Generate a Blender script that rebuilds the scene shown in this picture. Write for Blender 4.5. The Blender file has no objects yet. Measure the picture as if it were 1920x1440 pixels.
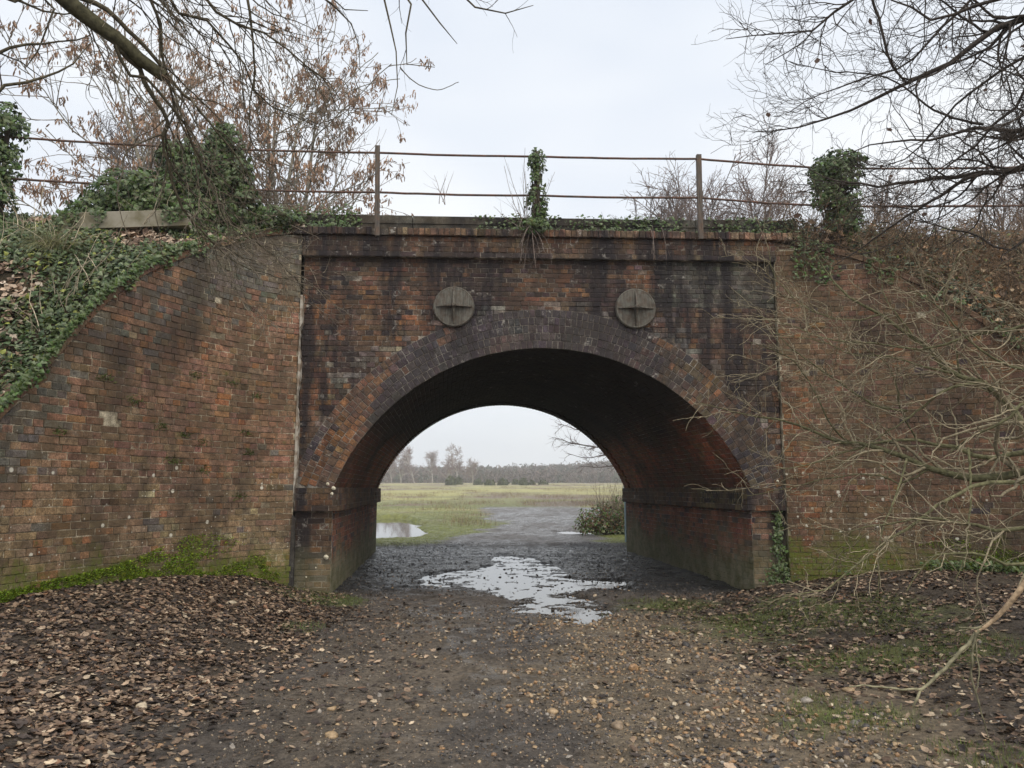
import bpy, math, random
import numpy as np
from mathutils import Matrix, Vector
R = math.radians
rng = np.random.default_rng(7)
random.seed(7)
scene = bpy.context.scene
C = scene.collection

# ---------------------------------------------------------------- camera
EYE = 1.40
FPX = 1442.0
PITCH = math.atan(196 / FPX)
cam = bpy.data.cameras.new('camera')
cam.sensor_fit = 'HORIZONTAL'
cam.sensor_width = 36.0
cam.lens = 36.0 * FPX / 1920.0
cam.clip_start = 0.05
cam.clip_end = 3000
cam_ob = bpy.data.objects.new('camera', cam)
C.objects.link(cam_ob)
cam_ob.location = (0, 0, EYE)
cam_ob.rotation_euler = (math.pi / 2 + PITCH, 0, 0)
scene.camera = cam_ob

# ---------------------------------------------------------------- sky, sun, exposure
SUN_EL, SUN_AZ = 52.0, 150.0       # behind the cloud, high over the photographer's right shoulder (azimuth from +Y towards +X)
world = bpy.data.worlds.new('World')
scene.world = world
world.use_nodes = True
wt = world.node_tree
wt.nodes.clear()
wo = wt.nodes.new('ShaderNodeOutputWorld')
wb = wt.nodes.new('ShaderNodeBackground')
wb.inputs['Strength'].default_value = 0.1
sky = wt.nodes.new('ShaderNodeTexSky')
sky.sky_type = 'NISHITA'
sky.sun_disc = False
sky.sun_elevation = R(SUN_EL)
sky.sun_rotation = R(SUN_AZ)
sky.dust_density = 3.0
wn = wt.nodes.new('ShaderNodeTexNoise')
wn.inputs['Scale'].default_value = 1.6
wn.inputs['Detail'].default_value = 3.0
wc = wt.nodes.new('ShaderNodeTexCoord')
wm = wt.nodes.new('ShaderNodeMapping')
wm.inputs['Scale'].default_value = (1, 1, 2.6)
wt.links.new(wc.outputs['Generated'], wm.inputs['Vector'])
wt.links.new(wm.outputs['Vector'], wn.inputs['Vector'])
wr = wt.nodes.new('ShaderNodeValToRGB')
wr.color_ramp.elements[0].position = 0.35
wr.color_ramp.elements[0].color = (6.6, 7.2, 8.15, 1)      # cloud deck, blue-grey to white
wr.color_ramp.elements[1].position = 0.68
wr.color_ramp.elements[1].color = (8.8, 9.0, 9.2, 1)
wt.links.new(wn.outputs['Fac'], wr.inputs['Fac'])
wx = wt.nodes.new('ShaderNodeMix')
wx.data_type = 'RGBA'
wx.inputs['Factor'].default_value = 0.90
wt.links.new(sky.outputs['Color'], wx.inputs[6])
wt.links.new(wr.outputs['Color'], wx.inputs[7])
wt.links.new(wx.outputs[2], wb.inputs['Color'])
wt.links.new(wb.outputs['Background'], wo.inputs['Surface'])

sun = bpy.data.lights.new('sun', 'SUN')
sun.energy = 1.5
sun.angle = R(60)
sun.color = (1.0, 0.92, 0.80)
sun_ob = bpy.data.objects.new('sun', sun)
C.objects.link(sun_ob)
sd = Vector((math.sin(R(SUN_AZ)) * math.cos(R(SUN_EL)), math.cos(R(SUN_AZ)) * math.cos(R(SUN_EL)), math.sin(R(SUN_EL))))
sun_ob.rotation_euler = sd.to_track_quat('Z', 'Y').to_euler()
scene.view_settings.view_transform = 'Standard'
scene.view_settings.look = 'None'
scene.view_settings.exposure = 0.32
scene.view_settings.gamma = 1.0
scene.view_settings.use_curve_mapping = False
scene.cycles.use_denoising = True
scene.cycles.max_bounces = 8
scene.cycles.diffuse_bounces = 4
scene.cycles.glossy_bounces = 3
scene.cycles.volume_bounces = 3
scene.cycles.transparent_max_bounces = 8

# ---------------------------------------------------------------- helpers
def tag(o, label=None, cat=None, group=None, kind=None):
    if label: o['label'] = label
    if cat: o['category'] = cat
    if group: o['group'] = group
    if kind: o['kind'] = kind
    return o

def empty(name, loc=(0, 0, 0), rz=0.0, parent=None):
    o = bpy.data.objects.new(name, None)
    C.objects.link(o)
    o.location = loc
    o.rotation_euler = (0, 0, rz)
    o.empty_display_size = 0.2
    o.parent = parent
    return o

def mesh_np(name, V, F, tint=None, smooth=False):
    """V (n,3), F (m,k) ints or list of such arrays; tint (n,3) point colours"""
    Fs = F if isinstance(F, list) else [F]
    Fs = [np.asarray(f, np.int32) for f in Fs if len(f)]
    me = bpy.data.meshes.new(name)
    V = np.asarray(V, np.float32)
    me.vertices.add(len(V))
    me.vertices.foreach_set('co', V.ravel())
    loops = np.concatenate([f.ravel() for f in Fs])
    tot = np.concatenate([np.full(len(f), f.shape[1], np.int32) for f in Fs])
    start = np.concatenate([[0], np.cumsum(tot)[:-1]]).astype(np.int32)
    me.loops.add(len(loops))
    me.loops.foreach_set('vertex_index', loops)
    me.polygons.add(len(tot))
    me.polygons.foreach_set('loop_start', start)
    me.polygons.foreach_set('loop_total', tot)
    me.polygons.foreach_set('use_smooth', np.full(len(tot), bool(smooth)))
    if tint is not None:
        a = me.color_attributes.new('tint', 'FLOAT_COLOR', 'POINT')
        c = np.ones((len(V), 4), np.float32)
        c[:, :3] = tint
        a.data.foreach_set('color', c.ravel())
    me.update(calc_edges=True)
    me.validate()
    return me

def obj(name, me, mat=None, parent=None, loc=(0, 0, 0)):
    o = bpy.data.objects.new(name, me)
    C.objects.link(o)
    if mat is not None and len(me.materials) == 0:
        me.materials.append(mat)
    o.parent = parent
    o.location = loc
    return o

class MB:
    def __init__(self): self.v = []; self.f4 = []; self.f3 = []; self.n = 0
    def add(self, V, F):
        V = np.asarray(V, float); F = np.asarray(F, int)
        (self.f4 if F.shape[1] == 4 else self.f3).append(F + self.n)
        self.v.append(V); self.n += len(V)
    def box(self, x0, x1, y0, y1, z0, z1):
        V = [(x, y, z) for z in (z0, z1) for y in (y0, y1) for x in (x0, x1)]
        self.add(V, [(0, 2, 3, 1), (4, 5, 7, 6), (0, 1, 5, 4), (1, 3, 7, 5), (3, 2, 6, 7), (2, 0, 4, 6)])
    def tube(self, P, r, m=8, cap=True):
        P = np.asarray(P, float); K = len(P)
        r = np.full(K, r) if np.isscalar(r) else np.asarray(r, float)
        V, F = tubes(P[None], r[None], m)
        self.add(V, F)
        if cap:
            b = self.n - len(V)
            for k, s in ((0, 1), (K - 1, -1)):
                ring = [b + k * m + i for i in range(m)]
                c = self.n
                self.v.append(P[k][None]); self.n += 1
                self.f3.append(np.array([(c, ring[(i + 1) % m], ring[i]) if s > 0 else (c, ring[i], ring[(i + 1) % m]) for i in range(m)]))
    def build(self, name, mat, parent=None, loc=(0, 0, 0), smooth=False, tint=None):
        F = []
        if self.f4: F.append(np.vstack(self.f4))
        if self.f3: F.append(np.vstack(self.f3))
        V = np.vstack(self.v)
        t = None if tint is None else np.tile(np.array(tint, float), (len(V), 1))
        return obj(name, mesh_np(name, V, F, t, smooth), mat, parent, loc)

def norm(v): return v / np.maximum(np.linalg.norm(v, axis=-1, keepdims=True), 1e-9)

def tubes(P, r, m):
    """P (N,K,3) r (N,K) -> verts, quads of N tubes with m sides"""
    N, K, _ = P.shape
    T = np.empty_like(P)
    T[:, 1:-1] = P[:, 2:] - P[:, :-2]
    T[:, 0] = P[:, 1] - P[:, 0]
    T[:, -1] = P[:, -1] - P[:, -2]
    T = norm(T)
    main = norm(P[:, -1] - P[:, 0] + 1e-6)
    ref = np.where(np.abs(main[:, 2:3]) < 0.8, np.array([[0, 0, 1.0]]), np.array([[1.0, 0, 0]]))
    ref = np.broadcast_to(ref[:, None], P.shape)
    A = norm(np.cross(ref, T)); B = np.cross(T, A)
    an = np.arange(m) * 2 * math.pi / m
    V = P[:, :, None] + r[:, :, None, None] * (A[:, :, None] * np.cos(an)[None, None, :, None] + B[:, :, None] * np.sin(an)[None, None, :, None])
    base = (np.arange(N) * K * m)[:, None, None] + (np.arange(K - 1) * m)[None, :, None]
    i = np.arange(m)[None, None]; j = (np.arange(m) + 1)[None, None] % m
    F = np.stack([base + i, base + j, base + m + j, base + m + i], -1)
    return V.reshape(-1, 3), F.reshape(-1, 4)

def hash2(ix, iy, iz, seed):
    h = (ix.astype(np.int64) * 374761393 + iy.astype(np.int64) * 668265263 + iz.astype(np.int64) * 2147483647 + seed * 974634777) & 0xFFFFFFFF
    h = ((h ^ (h >> 13)) * 1274126177) & 0xFFFFFFFF
    h = h ^ (h >> 16)
    return (h & 0xFFFFFF) / float(0xFFFFFF)

def vn(x, y, z=0.0, seed=0):
    x, y, z = np.broadcast_arrays(np.asarray(x, float), np.asarray(y, float), np.asarray(z, float))
    ix, iy, iz = np.floor(x), np.floor(y), np.floor(z)
    fx, fy, fz = x - ix, y - iy, z - iz
    fx, fy, fz = [t * t * (3 - 2 * t) for t in (fx, fy, fz)]
    o = 0
    for a in (0, 1):
        for b in (0, 1):
            for c in (0, 1):
                w = (fx if a else 1 - fx) * (fy if b else 1 - fy) * (fz if c else 1 - fz)
                o = o + w * hash2(ix + a, iy + b, iz + c, seed)
    return o

def fbm(x, y, z=0.0, seed=0, octv=4, gain=0.5):
    o, a, s = 0, 1.0, 0
    for k in range(octv):
        o = o + a * vn(np.asarray(x) * 2 ** k, np.asarray(y) * 2 ** k, np.asarray(z) * 2 ** k, seed + k * 17); s += a; a *= gain
    return o / s

def sm(x, a, b):
    t = np.clip((np.asarray(x, float) - a) / (b - a), 0, 1)
    return t * t * (3 - 2 * t)

def rotmats(n, up, rng, tilt=0.4, yaw=None):
    """frames whose z axis is near 'up' (n,3) with random yaw"""
    z = norm(up + rng.normal(0, tilt, (n, 3)))
    a = rng.normal(0, 1, (n, 3)) if yaw is None else yaw
    x = norm(np.cross(a, z)); y = np.cross(z, x)
    return np.stack([x, y, z], -1)

def scatter(name, TV, TF, pos, M, sc, tint, mat, parent=None, smooth=False, kind=None):
    """one mesh of many copies of a template; TV (k,3) or (variants,k,3)"""
    n = len(pos)
    TV = np.asarray(TV, float)
    if TV.ndim == 3: TV = TV[rng.integers(0, len(TV), n)]
    else: TV = np.broadcast_to(TV, (n,) + TV.shape)
    k = TV.shape[1]
    sc = np.asarray(sc, float)
    if sc.ndim == 1: sc = sc[:, None]
    V = np.einsum('nij,nkj->nki', M, TV * sc[:, None, :]) + pos[:, None]
    F = (np.asarray(TF)[None] + (np.arange(n) * k)[:, None, None]).reshape(-1, len(TF[0]))
    t = np.repeat(tint, k, axis=0)
    o = obj(name, mesh_np(name, V.reshape(-1, 3), F, t, smooth), mat, parent)
    if kind: o['kind'] = kind
    return o

# ---- node helpers
class NT:
    def __init__(self, name):
        self.m = bpy.data.materials.new(name); self.m.use_nodes = True
        self.t = self.m.node_tree; self.t.nodes.clear()
        self.out = self.n('ShaderNodeOutputMaterial')
        self.bs = self.n('ShaderNodeBsdfPrincipled')
        self.l(self.bs.outputs[0], self.out.inputs['Surface'])
        self._pos = None
    def n(self, typ, **kw):
        nd = self.t.nodes.new(typ)
        for k, v in kw.items(): setattr(nd, k, v)
        return nd
    def l(self, a, b): self.t.links.new(a, b)
    def put(self, sock, v):
        if hasattr(v, 'default_value') or hasattr(v, 'links'): self.l(v, sock)
        else: sock.default_value = v
    def pos(self):
        if self._pos is None: self._pos = self.n('ShaderNodeNewGeometry').outputs['Position']
        return self._pos
    def scaled(self, sc, vec=None):
        mp = self.n('ShaderNodeMapping'); mp.inputs['Scale'].default_value = sc
        self.l(vec or self.pos(), mp.inputs['Vector']); return mp.outputs['Vector']
    def noise(self, scale, detail=3.0, rough=0.55, vec=None, dist=0.0):
        nd = self.n('ShaderNodeTexNoise')
        nd.inputs['Scale'].default_value = scale; nd.inputs['Detail'].default_value = detail
        nd.inputs['Roughness'].default_value = rough; nd.inputs['Distortion'].default_value = dist
        self.l(vec or self.pos(), nd.inputs['Vector']); return nd.outputs['Fac']
    def ramp(self, fac, a, b, lo=0.0, hi=1.0):
        nd = self.n('ShaderNodeMapRange', interpolation_type='SMOOTHSTEP')
        nd.inputs['From Min'].default_value = a; nd.inputs['From Max'].default_value = b
        nd.inputs['To Min'].default_value = lo; nd.inputs['To Max'].default_value = hi
        self.put(nd.inputs['Value'], fac); return nd.outputs['Result']
    def math(self, op, a, b=0.0):
        nd = self.n('ShaderNodeMath', operation=op)
        self.put(nd.inputs[0], a); self.put(nd.inputs[1], b); return nd.outputs[0]
    def mix(self, fac, a, b, blend='MIX'):
        nd = self.n('ShaderNodeMix', data_type='RGBA', blend_type=blend)
        self.put(nd.inputs['Factor'], fac)
        for s, v in ((nd.inputs[6], a), (nd.inputs[7], b)):
            self.put(s, v if hasattr(v, 'links') else (tuple(v) + (1,) if len(v) == 3 else v))
        return nd.outputs[2]
    def gain(self, col, fac):
        """multiply a colour by a scalar socket"""
        nd = self.n('ShaderNodeVectorMath', operation='SCALE')
        self.l(col, nd.inputs[0]); self.put(nd.inputs['Scale'], fac); return nd.outputs[0]
    def attr(self, name='tint'):
        nd = self.n('ShaderNodeAttribute'); nd.attribute_name = name; return nd.outputs['Color']
    def bump(self, h, strength=0.3, dist=0.01):
        nd = self.n('ShaderNodeBump'); nd.inputs['Strength'].default_value = strength
        nd.inputs['Distance'].default_value = dist
        self.l(h, nd.inputs['Height']); self.l(nd.outputs[0], self.bs.inputs['Normal'])
    def fin(self, col, rough=0.85, spec=0.3, metal=0.0):
        self.put(self.bs.inputs['Base Color'], col if hasattr(col, 'links') else tuple(col) + (1,))
        self.put(self.bs.inputs['Roughness'], rough)
        self.bs.inputs['Specular IOR Level'].default_value = spec
        self.bs.inputs['Metallic'].default_value = metal
        return self.m

def tinted(name, rough=0.8, spec=0.25, scale=40, amp=0.5, bump=0.0, bscale=None, translucent=0.0):
    t = NT(name)
    n = t.noise(scale, 3)
    c = t.gain(t.attr(), t.ramp(n, 0.25, 0.75, 1 - amp, 1 + amp))
    if bump: t.bump(t.noise(bscale or scale, 4), bump, 0.01)
    m = t.fin(c, rough, spec)
    if translucent:
        tr = t.n('ShaderNodeBsdfTranslucent'); t.l(c, tr.inputs['Color'])
        mx = t.n('ShaderNodeMixShader'); mx.inputs[0].default_value = translucent
        t.l(t.bs.outputs[0], mx.inputs[1]); t.l(tr.outputs[0], mx.inputs[2]); t.l(mx.outputs[0], t.out.inputs['Surface'])
    return m

def brick_mat(name, source, soot=0.6, white=0.5, moss=0.0, algae=0.0, lichen=0.0, crown=0.0, damp=0.6, grime=(0.125, 0.088, 0.052)):
    t = NT(name)
    if source == 'attr': c = t.attr()
    elif source == 'object': c = t.n('ShaderNodeObjectInfo').outputs['Color']
    else: c = t.mix(t.ramp(t.noise(5, 4), 0.38, 0.64), source[0], source[1])
    z = t.n('ShaderNodeSeparateXYZ'); t.l(t.pos(), z.inputs[0]); Z = z.outputs['Z']
    fine = t.noise(70, 4, 0.65)
    c = t.gain(c, t.ramp(fine, 0.3, 0.7, 0.55, 1.45))
    c = t.gain(c, t.ramp(t.noise(14, 4, 0.65), 0.3, 0.7, 0.68, 1.34))
    # brown grime in blotches
    c = t.mix(t.math('MULTIPLY', t.ramp(t.noise(2.2, 6, 0.7), 0.42, 0.62), 0.7 if isinstance(source, str) else 0.35), c, grime)
    # broad damp patches
    c = t.mix(t.math('MULTIPLY', t.ramp(t.noise(0.8, 6, 0.62), 0.50, 0.64), damp), c, (0.060, 0.046, 0.034))
    # soot runs down from ledges
    st = t.noise(1.0, 5, 0.6, t.scaled((2.6, 2.6, 0.42)))
    st2 = t.noise(1.0, 4, 0.6, t.scaled((9, 9, 1.6)))
    sf = t.math('MULTIPLY', t.ramp(st, 0.43, 0.60), t.ramp(st2, 0.25, 0.55))
    c = t.mix(t.math('MULTIPLY', sf, soot), c, (0.028, 0.024, 0.026))
    if crown:   # vault darkens with height towards its crown
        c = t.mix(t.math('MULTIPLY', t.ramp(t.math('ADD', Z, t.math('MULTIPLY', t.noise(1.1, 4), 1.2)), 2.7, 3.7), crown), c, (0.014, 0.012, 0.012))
    # lime bloom
    wf = t.math('MULTIPLY', t.ramp(t.noise(9, 6, 0.75), 0.57, 0.70), t.ramp(t.noise(1.7, 3), 0.42, 0.60))
    c = t.mix(t.math('MULTIPLY', wf, white), c, (0.42, 0.39, 0.34))
    if lichen:
        vo = t.n('ShaderNodeTexVoronoi'); vo.inputs['Scale'].default_value = 9; t.l(t.pos(), vo.inputs['Vector'])
        sp = t.n('ShaderNodeSeparateXYZ'); t.l(vo.outputs['Color'], sp.inputs[0])
        dot = t.math('MULTIPLY', t.ramp(vo.outputs['Distance'], 0.16, 0.24, 1, 0), t.ramp(sp.outputs['X'], 0.80, 0.84))
        band = t.math('MULTIPLY', t.ramp(Z, 0.55, 0.8), t.ramp(Z, 1.5, 1.9, 1, 0))
        c = t.mix(t.math('MULTIPLY', t.math('MULTIPLY', dot, band), lichen), c, (0.72, 0.68, 0.56))
        vo2 = t.n('ShaderNodeTexVoronoi'); vo2.inputs['Scale'].default_value = 26; t.l(t.pos(), vo2.inputs['Vector'])
        sp2 = t.n('ShaderNodeSeparateXYZ'); t.l(vo2.outputs['Color'], sp2.inputs[0])
        d2 = t.math('MULTIPLY', t.ramp(vo2.outputs['Distance'], 0.15, 0.25, 1, 0), t.ramp(sp2.outputs['Y'], 0.86, 0.9))
        c = t.mix(t.math('MULTIPLY', t.math('MULTIPLY', d2, t.ramp(Z, 2.6, 1.0)), lichen), c, (0.6, 0.56, 0.45))
    if algae:   # olive film on damp lower brickwork
        h = t.math('ADD', t.math('MULTIPLY', t.noise(1.3, 4), -1.3), Z)
        c = t.mix(t.math('MULTIPLY', t.ramp(h, -0.40, 0.20, 1, 0), algae), c, t.mix(t.ramp(t.noise(4, 5, 0.7), 0.35, 0.65), (0.13, 0.13, 0.06), (0.27, 0.25, 0.165)))
    if moss:
        h = t.math('ADD', t.math('MULTIPLY', t.noise(2.2, 5, 0.65), -1.5), Z)
        mk = t.math('MULTIPLY', t.ramp(h, -0.35, -0.02, 1, 0), t.ramp(t.noise(25, 4, 0.7), 0.3, 0.6))
        c = t.mix(t.math('MULTIPLY', mk, moss), c, (0.12, 0.15, 0.022))
        sc = t.math('MULTIPLY', t.ramp(t.noise(5.5, 5, 0.7), 0.62, 0.72), t.ramp(t.noise(0.9, 2), 0.4, 0.6))
        c = t.mix(t.math('MULTIPLY', sc, moss), c, (0.09, 0.105, 0.025))
    # open pits and spalls
    c = t.mix(t.math('MULTIPLY', t.ramp(t.noise(38, 5, 0.7), 0.62, 0.70), 0.65), c, (0.03, 0.023, 0.018))
    t.bump(t.math('ADD', fine, t.math('MULTIPLY', t.noise(22, 3), 1.5)), 0.6, 0.006)
    return t.fin(c, 0.9, 0.2)

M = {}
M['brick_panel_o'] = brick_mat('brick_panel_object', 'object', 0.93, 0.95, algae=0.5, grime=(0.058, 0.040, 0.032))
M['brick_panel'] = brick_mat('brick_panel', 'attr', 0.93, 0.95, algae=0.5, grime=(0.058, 0.040, 0.032))
M['mortar_panel'] = brick_mat('mortar_panel', ((0.10, 0.085, 0.068), (0.36, 0.31, 0.25)), 0.8, 0.7, algae=0.5, grime=(0.05, 0.038, 0.03))
M['brick_ring_o'] = brick_mat('brick_ring_object', 'object', 0.45, 1.0, grime=(0.062, 0.053, 0.052), damp=0.3)
M['brick_ring'] = brick_mat('brick_ring', 'attr', 0.45, 1.0, grime=(0.062, 0.053, 0.052), damp=0.3)
M['mortar_ring'] = brick_mat('mortar_ring', ((0.12, 0.105, 0.09), (0.36, 0.33, 0.28)), 0.5, 0.8, damp=0.3)
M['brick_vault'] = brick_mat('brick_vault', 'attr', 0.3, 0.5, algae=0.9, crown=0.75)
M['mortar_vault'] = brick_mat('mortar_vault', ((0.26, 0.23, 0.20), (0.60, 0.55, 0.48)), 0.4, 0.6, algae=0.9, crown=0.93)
M['brick_wing_o'] = brick_mat('brick_wing_object', 'object', 0.35, 0.30, moss=0.85, lichen=0.9)
M['brick_wing'] = brick_mat('brick_wing', 'attr', 0.35, 0.30, moss=0.85, lichen=0.9)
M['mortar_wing'] = brick_mat('mortar_wing', ((0.20, 0.165, 0.11), (0.62, 0.54, 0.39)), 0.3, 0.4, moss=0.9, lichen=0.4)
M['kerb'] = brick_mat('mossy_stone', ((0.05, 0.048, 0.042), (0.12, 0.115, 0.095)), 0.6, 0.3, moss=0.0)
M['leaf'] = tinted('ivy_leaf', 0.42, 0.45, 30, 0.25, translucent=0.12)
M['litter'] = tinted('dead_leaf', 0.62, 0.35, 60, 0.3)
M['bark'] = tinted('bark', 0.9, 0.15, 30, 0.45, 0.5, 60)
M['stone'] = tinted('flint', 0.45, 0.5, 50, 0.35, 0.3, 80)
M['wet_stone'] = tinted('wet_stone', 0.22, 0.6, 50, 0.35, 0.3, 80)
M['grass'] = tinted('grass_blade', 0.7, 0.25, 20, 0.25, translucent=0.2)
M['moss'] = tinted('moss_tuft', 0.9, 0.1, 20, 0.3, translucent=0.1)

def iron(name, base, rust, amt):
    t = NT(name)
    c = t.mix(t.ramp(t.noise(14, 5, 0.65), 0.5 - amt * 0.3, 0.72), base, rust)
    c = t.gain(c, t.ramp(t.noise(1.0, 4, 0.6, t.scaled((60, 60, 5))), 0.3, 0.7, 0.6, 1.4))
    t.bump(t.noise(60, 4), 0.35, 0.004)
    return t.fin(c, 0.7, 0.35)
M['plate'] = iron('weathered_iron', (0.135, 0.128, 0.105), (0.085, 0.06, 0.042), 0.5)
M['rail'] = iron('rusty_rail', (0.10, 0.075, 0.062), (0.17, 0.075, 0.045), 0.6)
M['post'] = iron('rusty_post', (0.10, 0.085, 0.07), (0.13, 0.08, 0.05), 0.4)
t = NT('old_concrete')
c = t.mix(t.ramp(t.noise(3, 5, 0.6), 0.4, 0.7), (0.33, 0.30, 0.235), (0.17, 0.15, 0.09))
t.bump(t.noise(40, 5), 0.3, 0.006)
M['concrete'] = t.fin(c, 0.9, 0.2)
t = NT('paint_black'); M['paint'] = t.fin((0.012, 0.014, 0.012), 0.7, 0.3)
t = NT('galvanised_blue'); M['galv'] = t.fin((0.32, 0.42, 0.47), 0.5, 0.4)

# ---------------------------------------------------------------- ground
def poly_sd(x, y, P):
    """signed distance to polygon, negative inside"""
    P = np.asarray(P, float)
    d = np.full(x.shape, 1e9); ins = np.zeros(x.shape, bool)
    for i in range(len(P)):
        a = P[i]; b = P[(i + 1) % len(P)]
        e = b - a
        wx_, wy_ = x - a[0], y - a[1]
        tt = np.clip((wx_ * e[0] + wy_ * e[1]) / (e @ e), 0, 1)
        d = np.minimum(d, (wx_ - e[0] * tt) ** 2 + (wy_ - e[1] * tt) ** 2)
        cnd = ((a[1] > y) != (b[1] > y)) & (x < (b[0] - a[0]) * (y - a[1]) / (b[1] - a[1] + 1e-12) + a[0])
        ins ^= cnd
    return np.where(ins, -1, 1) * np.sqrt(d)

PUD_A = [(-1.75, 12.5), (-1.2, 14.0), (-0.55, 14.8), (-0.52, 16.86), (0.0, 17.7), (0.43, 15.9), (0.77, 14.3), (1.11, 12.62), (1.82, 12.26), (1.6, 11.31),
         (1.05, 11.13), (1.01, 10.01), (1.09, 8.98), (0.73, 8.4), (0.41, 8.63), (0.0, 9.37), (-0.29, 10.75), (-0.76, 11.25), (-1.5, 11.4)]
PUD_B = [(-7.5, 21.8), (-4.6, 22.2), (-2.7, 22.8), (-2.4, 25.0), (-3.0, 27.5), (-3.4, 31), (-4.4, 35), (-5.6, 38), (-7.2, 35), (-6.6, 30), (-8.5, 26)]
PUD_C = [(1.35, 24.8), (1.9, 24.2), (2.6, 24.6), (2.7, 26.4), (1.9, 26.9), (1.3, 26.0)]
PATH_C = [(-0.6, 1), (-0.1, 6), (0.1, 12), (0.05, 18), (0.35, 22), (0.9, 27), (1.6, 32), (2.2, 40), (0.5, 52), (6, 60)]
WATER_A, WATER_B, WATER_C = -0.030, -0.035, -0.03

def gbase(x, y):
    h = 0.34 * sm(-x, 2.2, 4.3) * sm(y, 3.5, 8.0) * sm(-y, -10.75, -9.9)
    h = h + 0.10 * sm(-x, 1.5, 3.0) * sm(-y, -11.2, -9.6)
    h = h + 0.26 * sm(x, 2.4, 5.2) * sm(y, 3.0, 9.0) * sm(-y, -10.9, -10.2)
    h = h + 0.10 * sm(x, 2.4, 3.4) * sm(-y, -11.2, -9.6) * sm(y, 6, 9.5)
    h = h + 0.0142 * np.clip(y - 26, 0, 230)
    return h

def micro(x, y):
    near = sm(-y, -60, -30)
    a = (fbm(x * 2.2, y * 2.2, 0, 3, 4) - 0.5) * 0.055
    b = (fbm(x * 10, y * 10, 0, 5, 4, 0.6) - 0.5) * 0.034
    return (a + b) * near

def track_mask(x, y):
    """1 on the bare muddy track"""
    px = np.interp(y, [p[1] for p in PATH_C], [p[0] for p in PATH_C])
    w = np.interp(y, [1, 4, 7, 10, 18, 21, 26, 31, 36, 44, 52], [1.8, 1.8, 2.0, 3.0, 3.0, 2.2, 1.6, 1.9, 3.2, 3.4, 2.0])
    n = (fbm(x * 0.9, y * 0.9, 0, 11, 3) - 0.5) * 1.6
    return sm(-(np.abs(x - px) + n), -w - 0.35, -w + 0.35) * sm(-y, -50, -44)

def gheight(x, y):
    h = gbase(x, y) + micro(x, y)
    h = np.where(y < 45, np.maximum(h, -0.021), h)
    for P, wl, dep in ((PUD_A, WATER_A, 0.034), (PUD_B, WATER_B, 0.05), (PUD_C, WATER_C, 0.05)):
        P_ = np.asarray(P)
        m = (x > P_[:, 0].min() - 1) & (x < P_[:, 0].max() + 1) & (y > P_[:, 1].min() - 1) & (y < P_[:, 1].max() + 1)
        if not m.any(): continue
        xs, ys = x[m], y[m]
        s = poly_sd(xs, ys, P) + (fbm(xs * 1.4, ys * 1.4, 0, 21, 4) - 0.5) * 0.8
        ins = sm(-s, -0.04, 0.16)
        nn = (fbm(xs * 5.0, ys * 5.5, 0, 31, 6, 0.74) - 0.5)
        bed = wl - dep * 0.30 + nn * (0.165 if P is PUD_A else 0.04)
        bed = np.minimum(bed, wl + 0.012) - 0.006 * sm(-s, 0.15, 0.5)
        h[m] = h[m] * (1 - ins) + bed * ins
    return h

ys = np.concatenate([np.arange(-60, 0, 6.0), np.arange(0, 2.4, 0.2), np.arange(2.4, 12, 0.03), np.arange(12, 20, 0.05), np.arange(20, 32, 0.10), np.arange(32, 60, 0.35), np.geomspace(60, 530, 60)])
xs = np.concatenate([-np.geomspace(715, 8.4, 38), np.arange(-8, -5.2, 0.12), np.arange(-5.2, 5.2, 0.035), np.arange(5.2, 8.2, 0.12), np.geomspace(8.4, 715, 38)])
GX, GY = np.meshgrid(xs, ys)
gx, gy = GX.ravel(), GY.ravel()
gz = gheight(gx, gy)
nx, ny = len(xs), len(ys)
ii = (np.arange(ny - 1)[:, None] * nx + np.arange(nx - 1)[None]).ravel()
gf = np.stack([ii, ii + 1, ii + nx + 1, ii + nx], -1)

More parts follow.
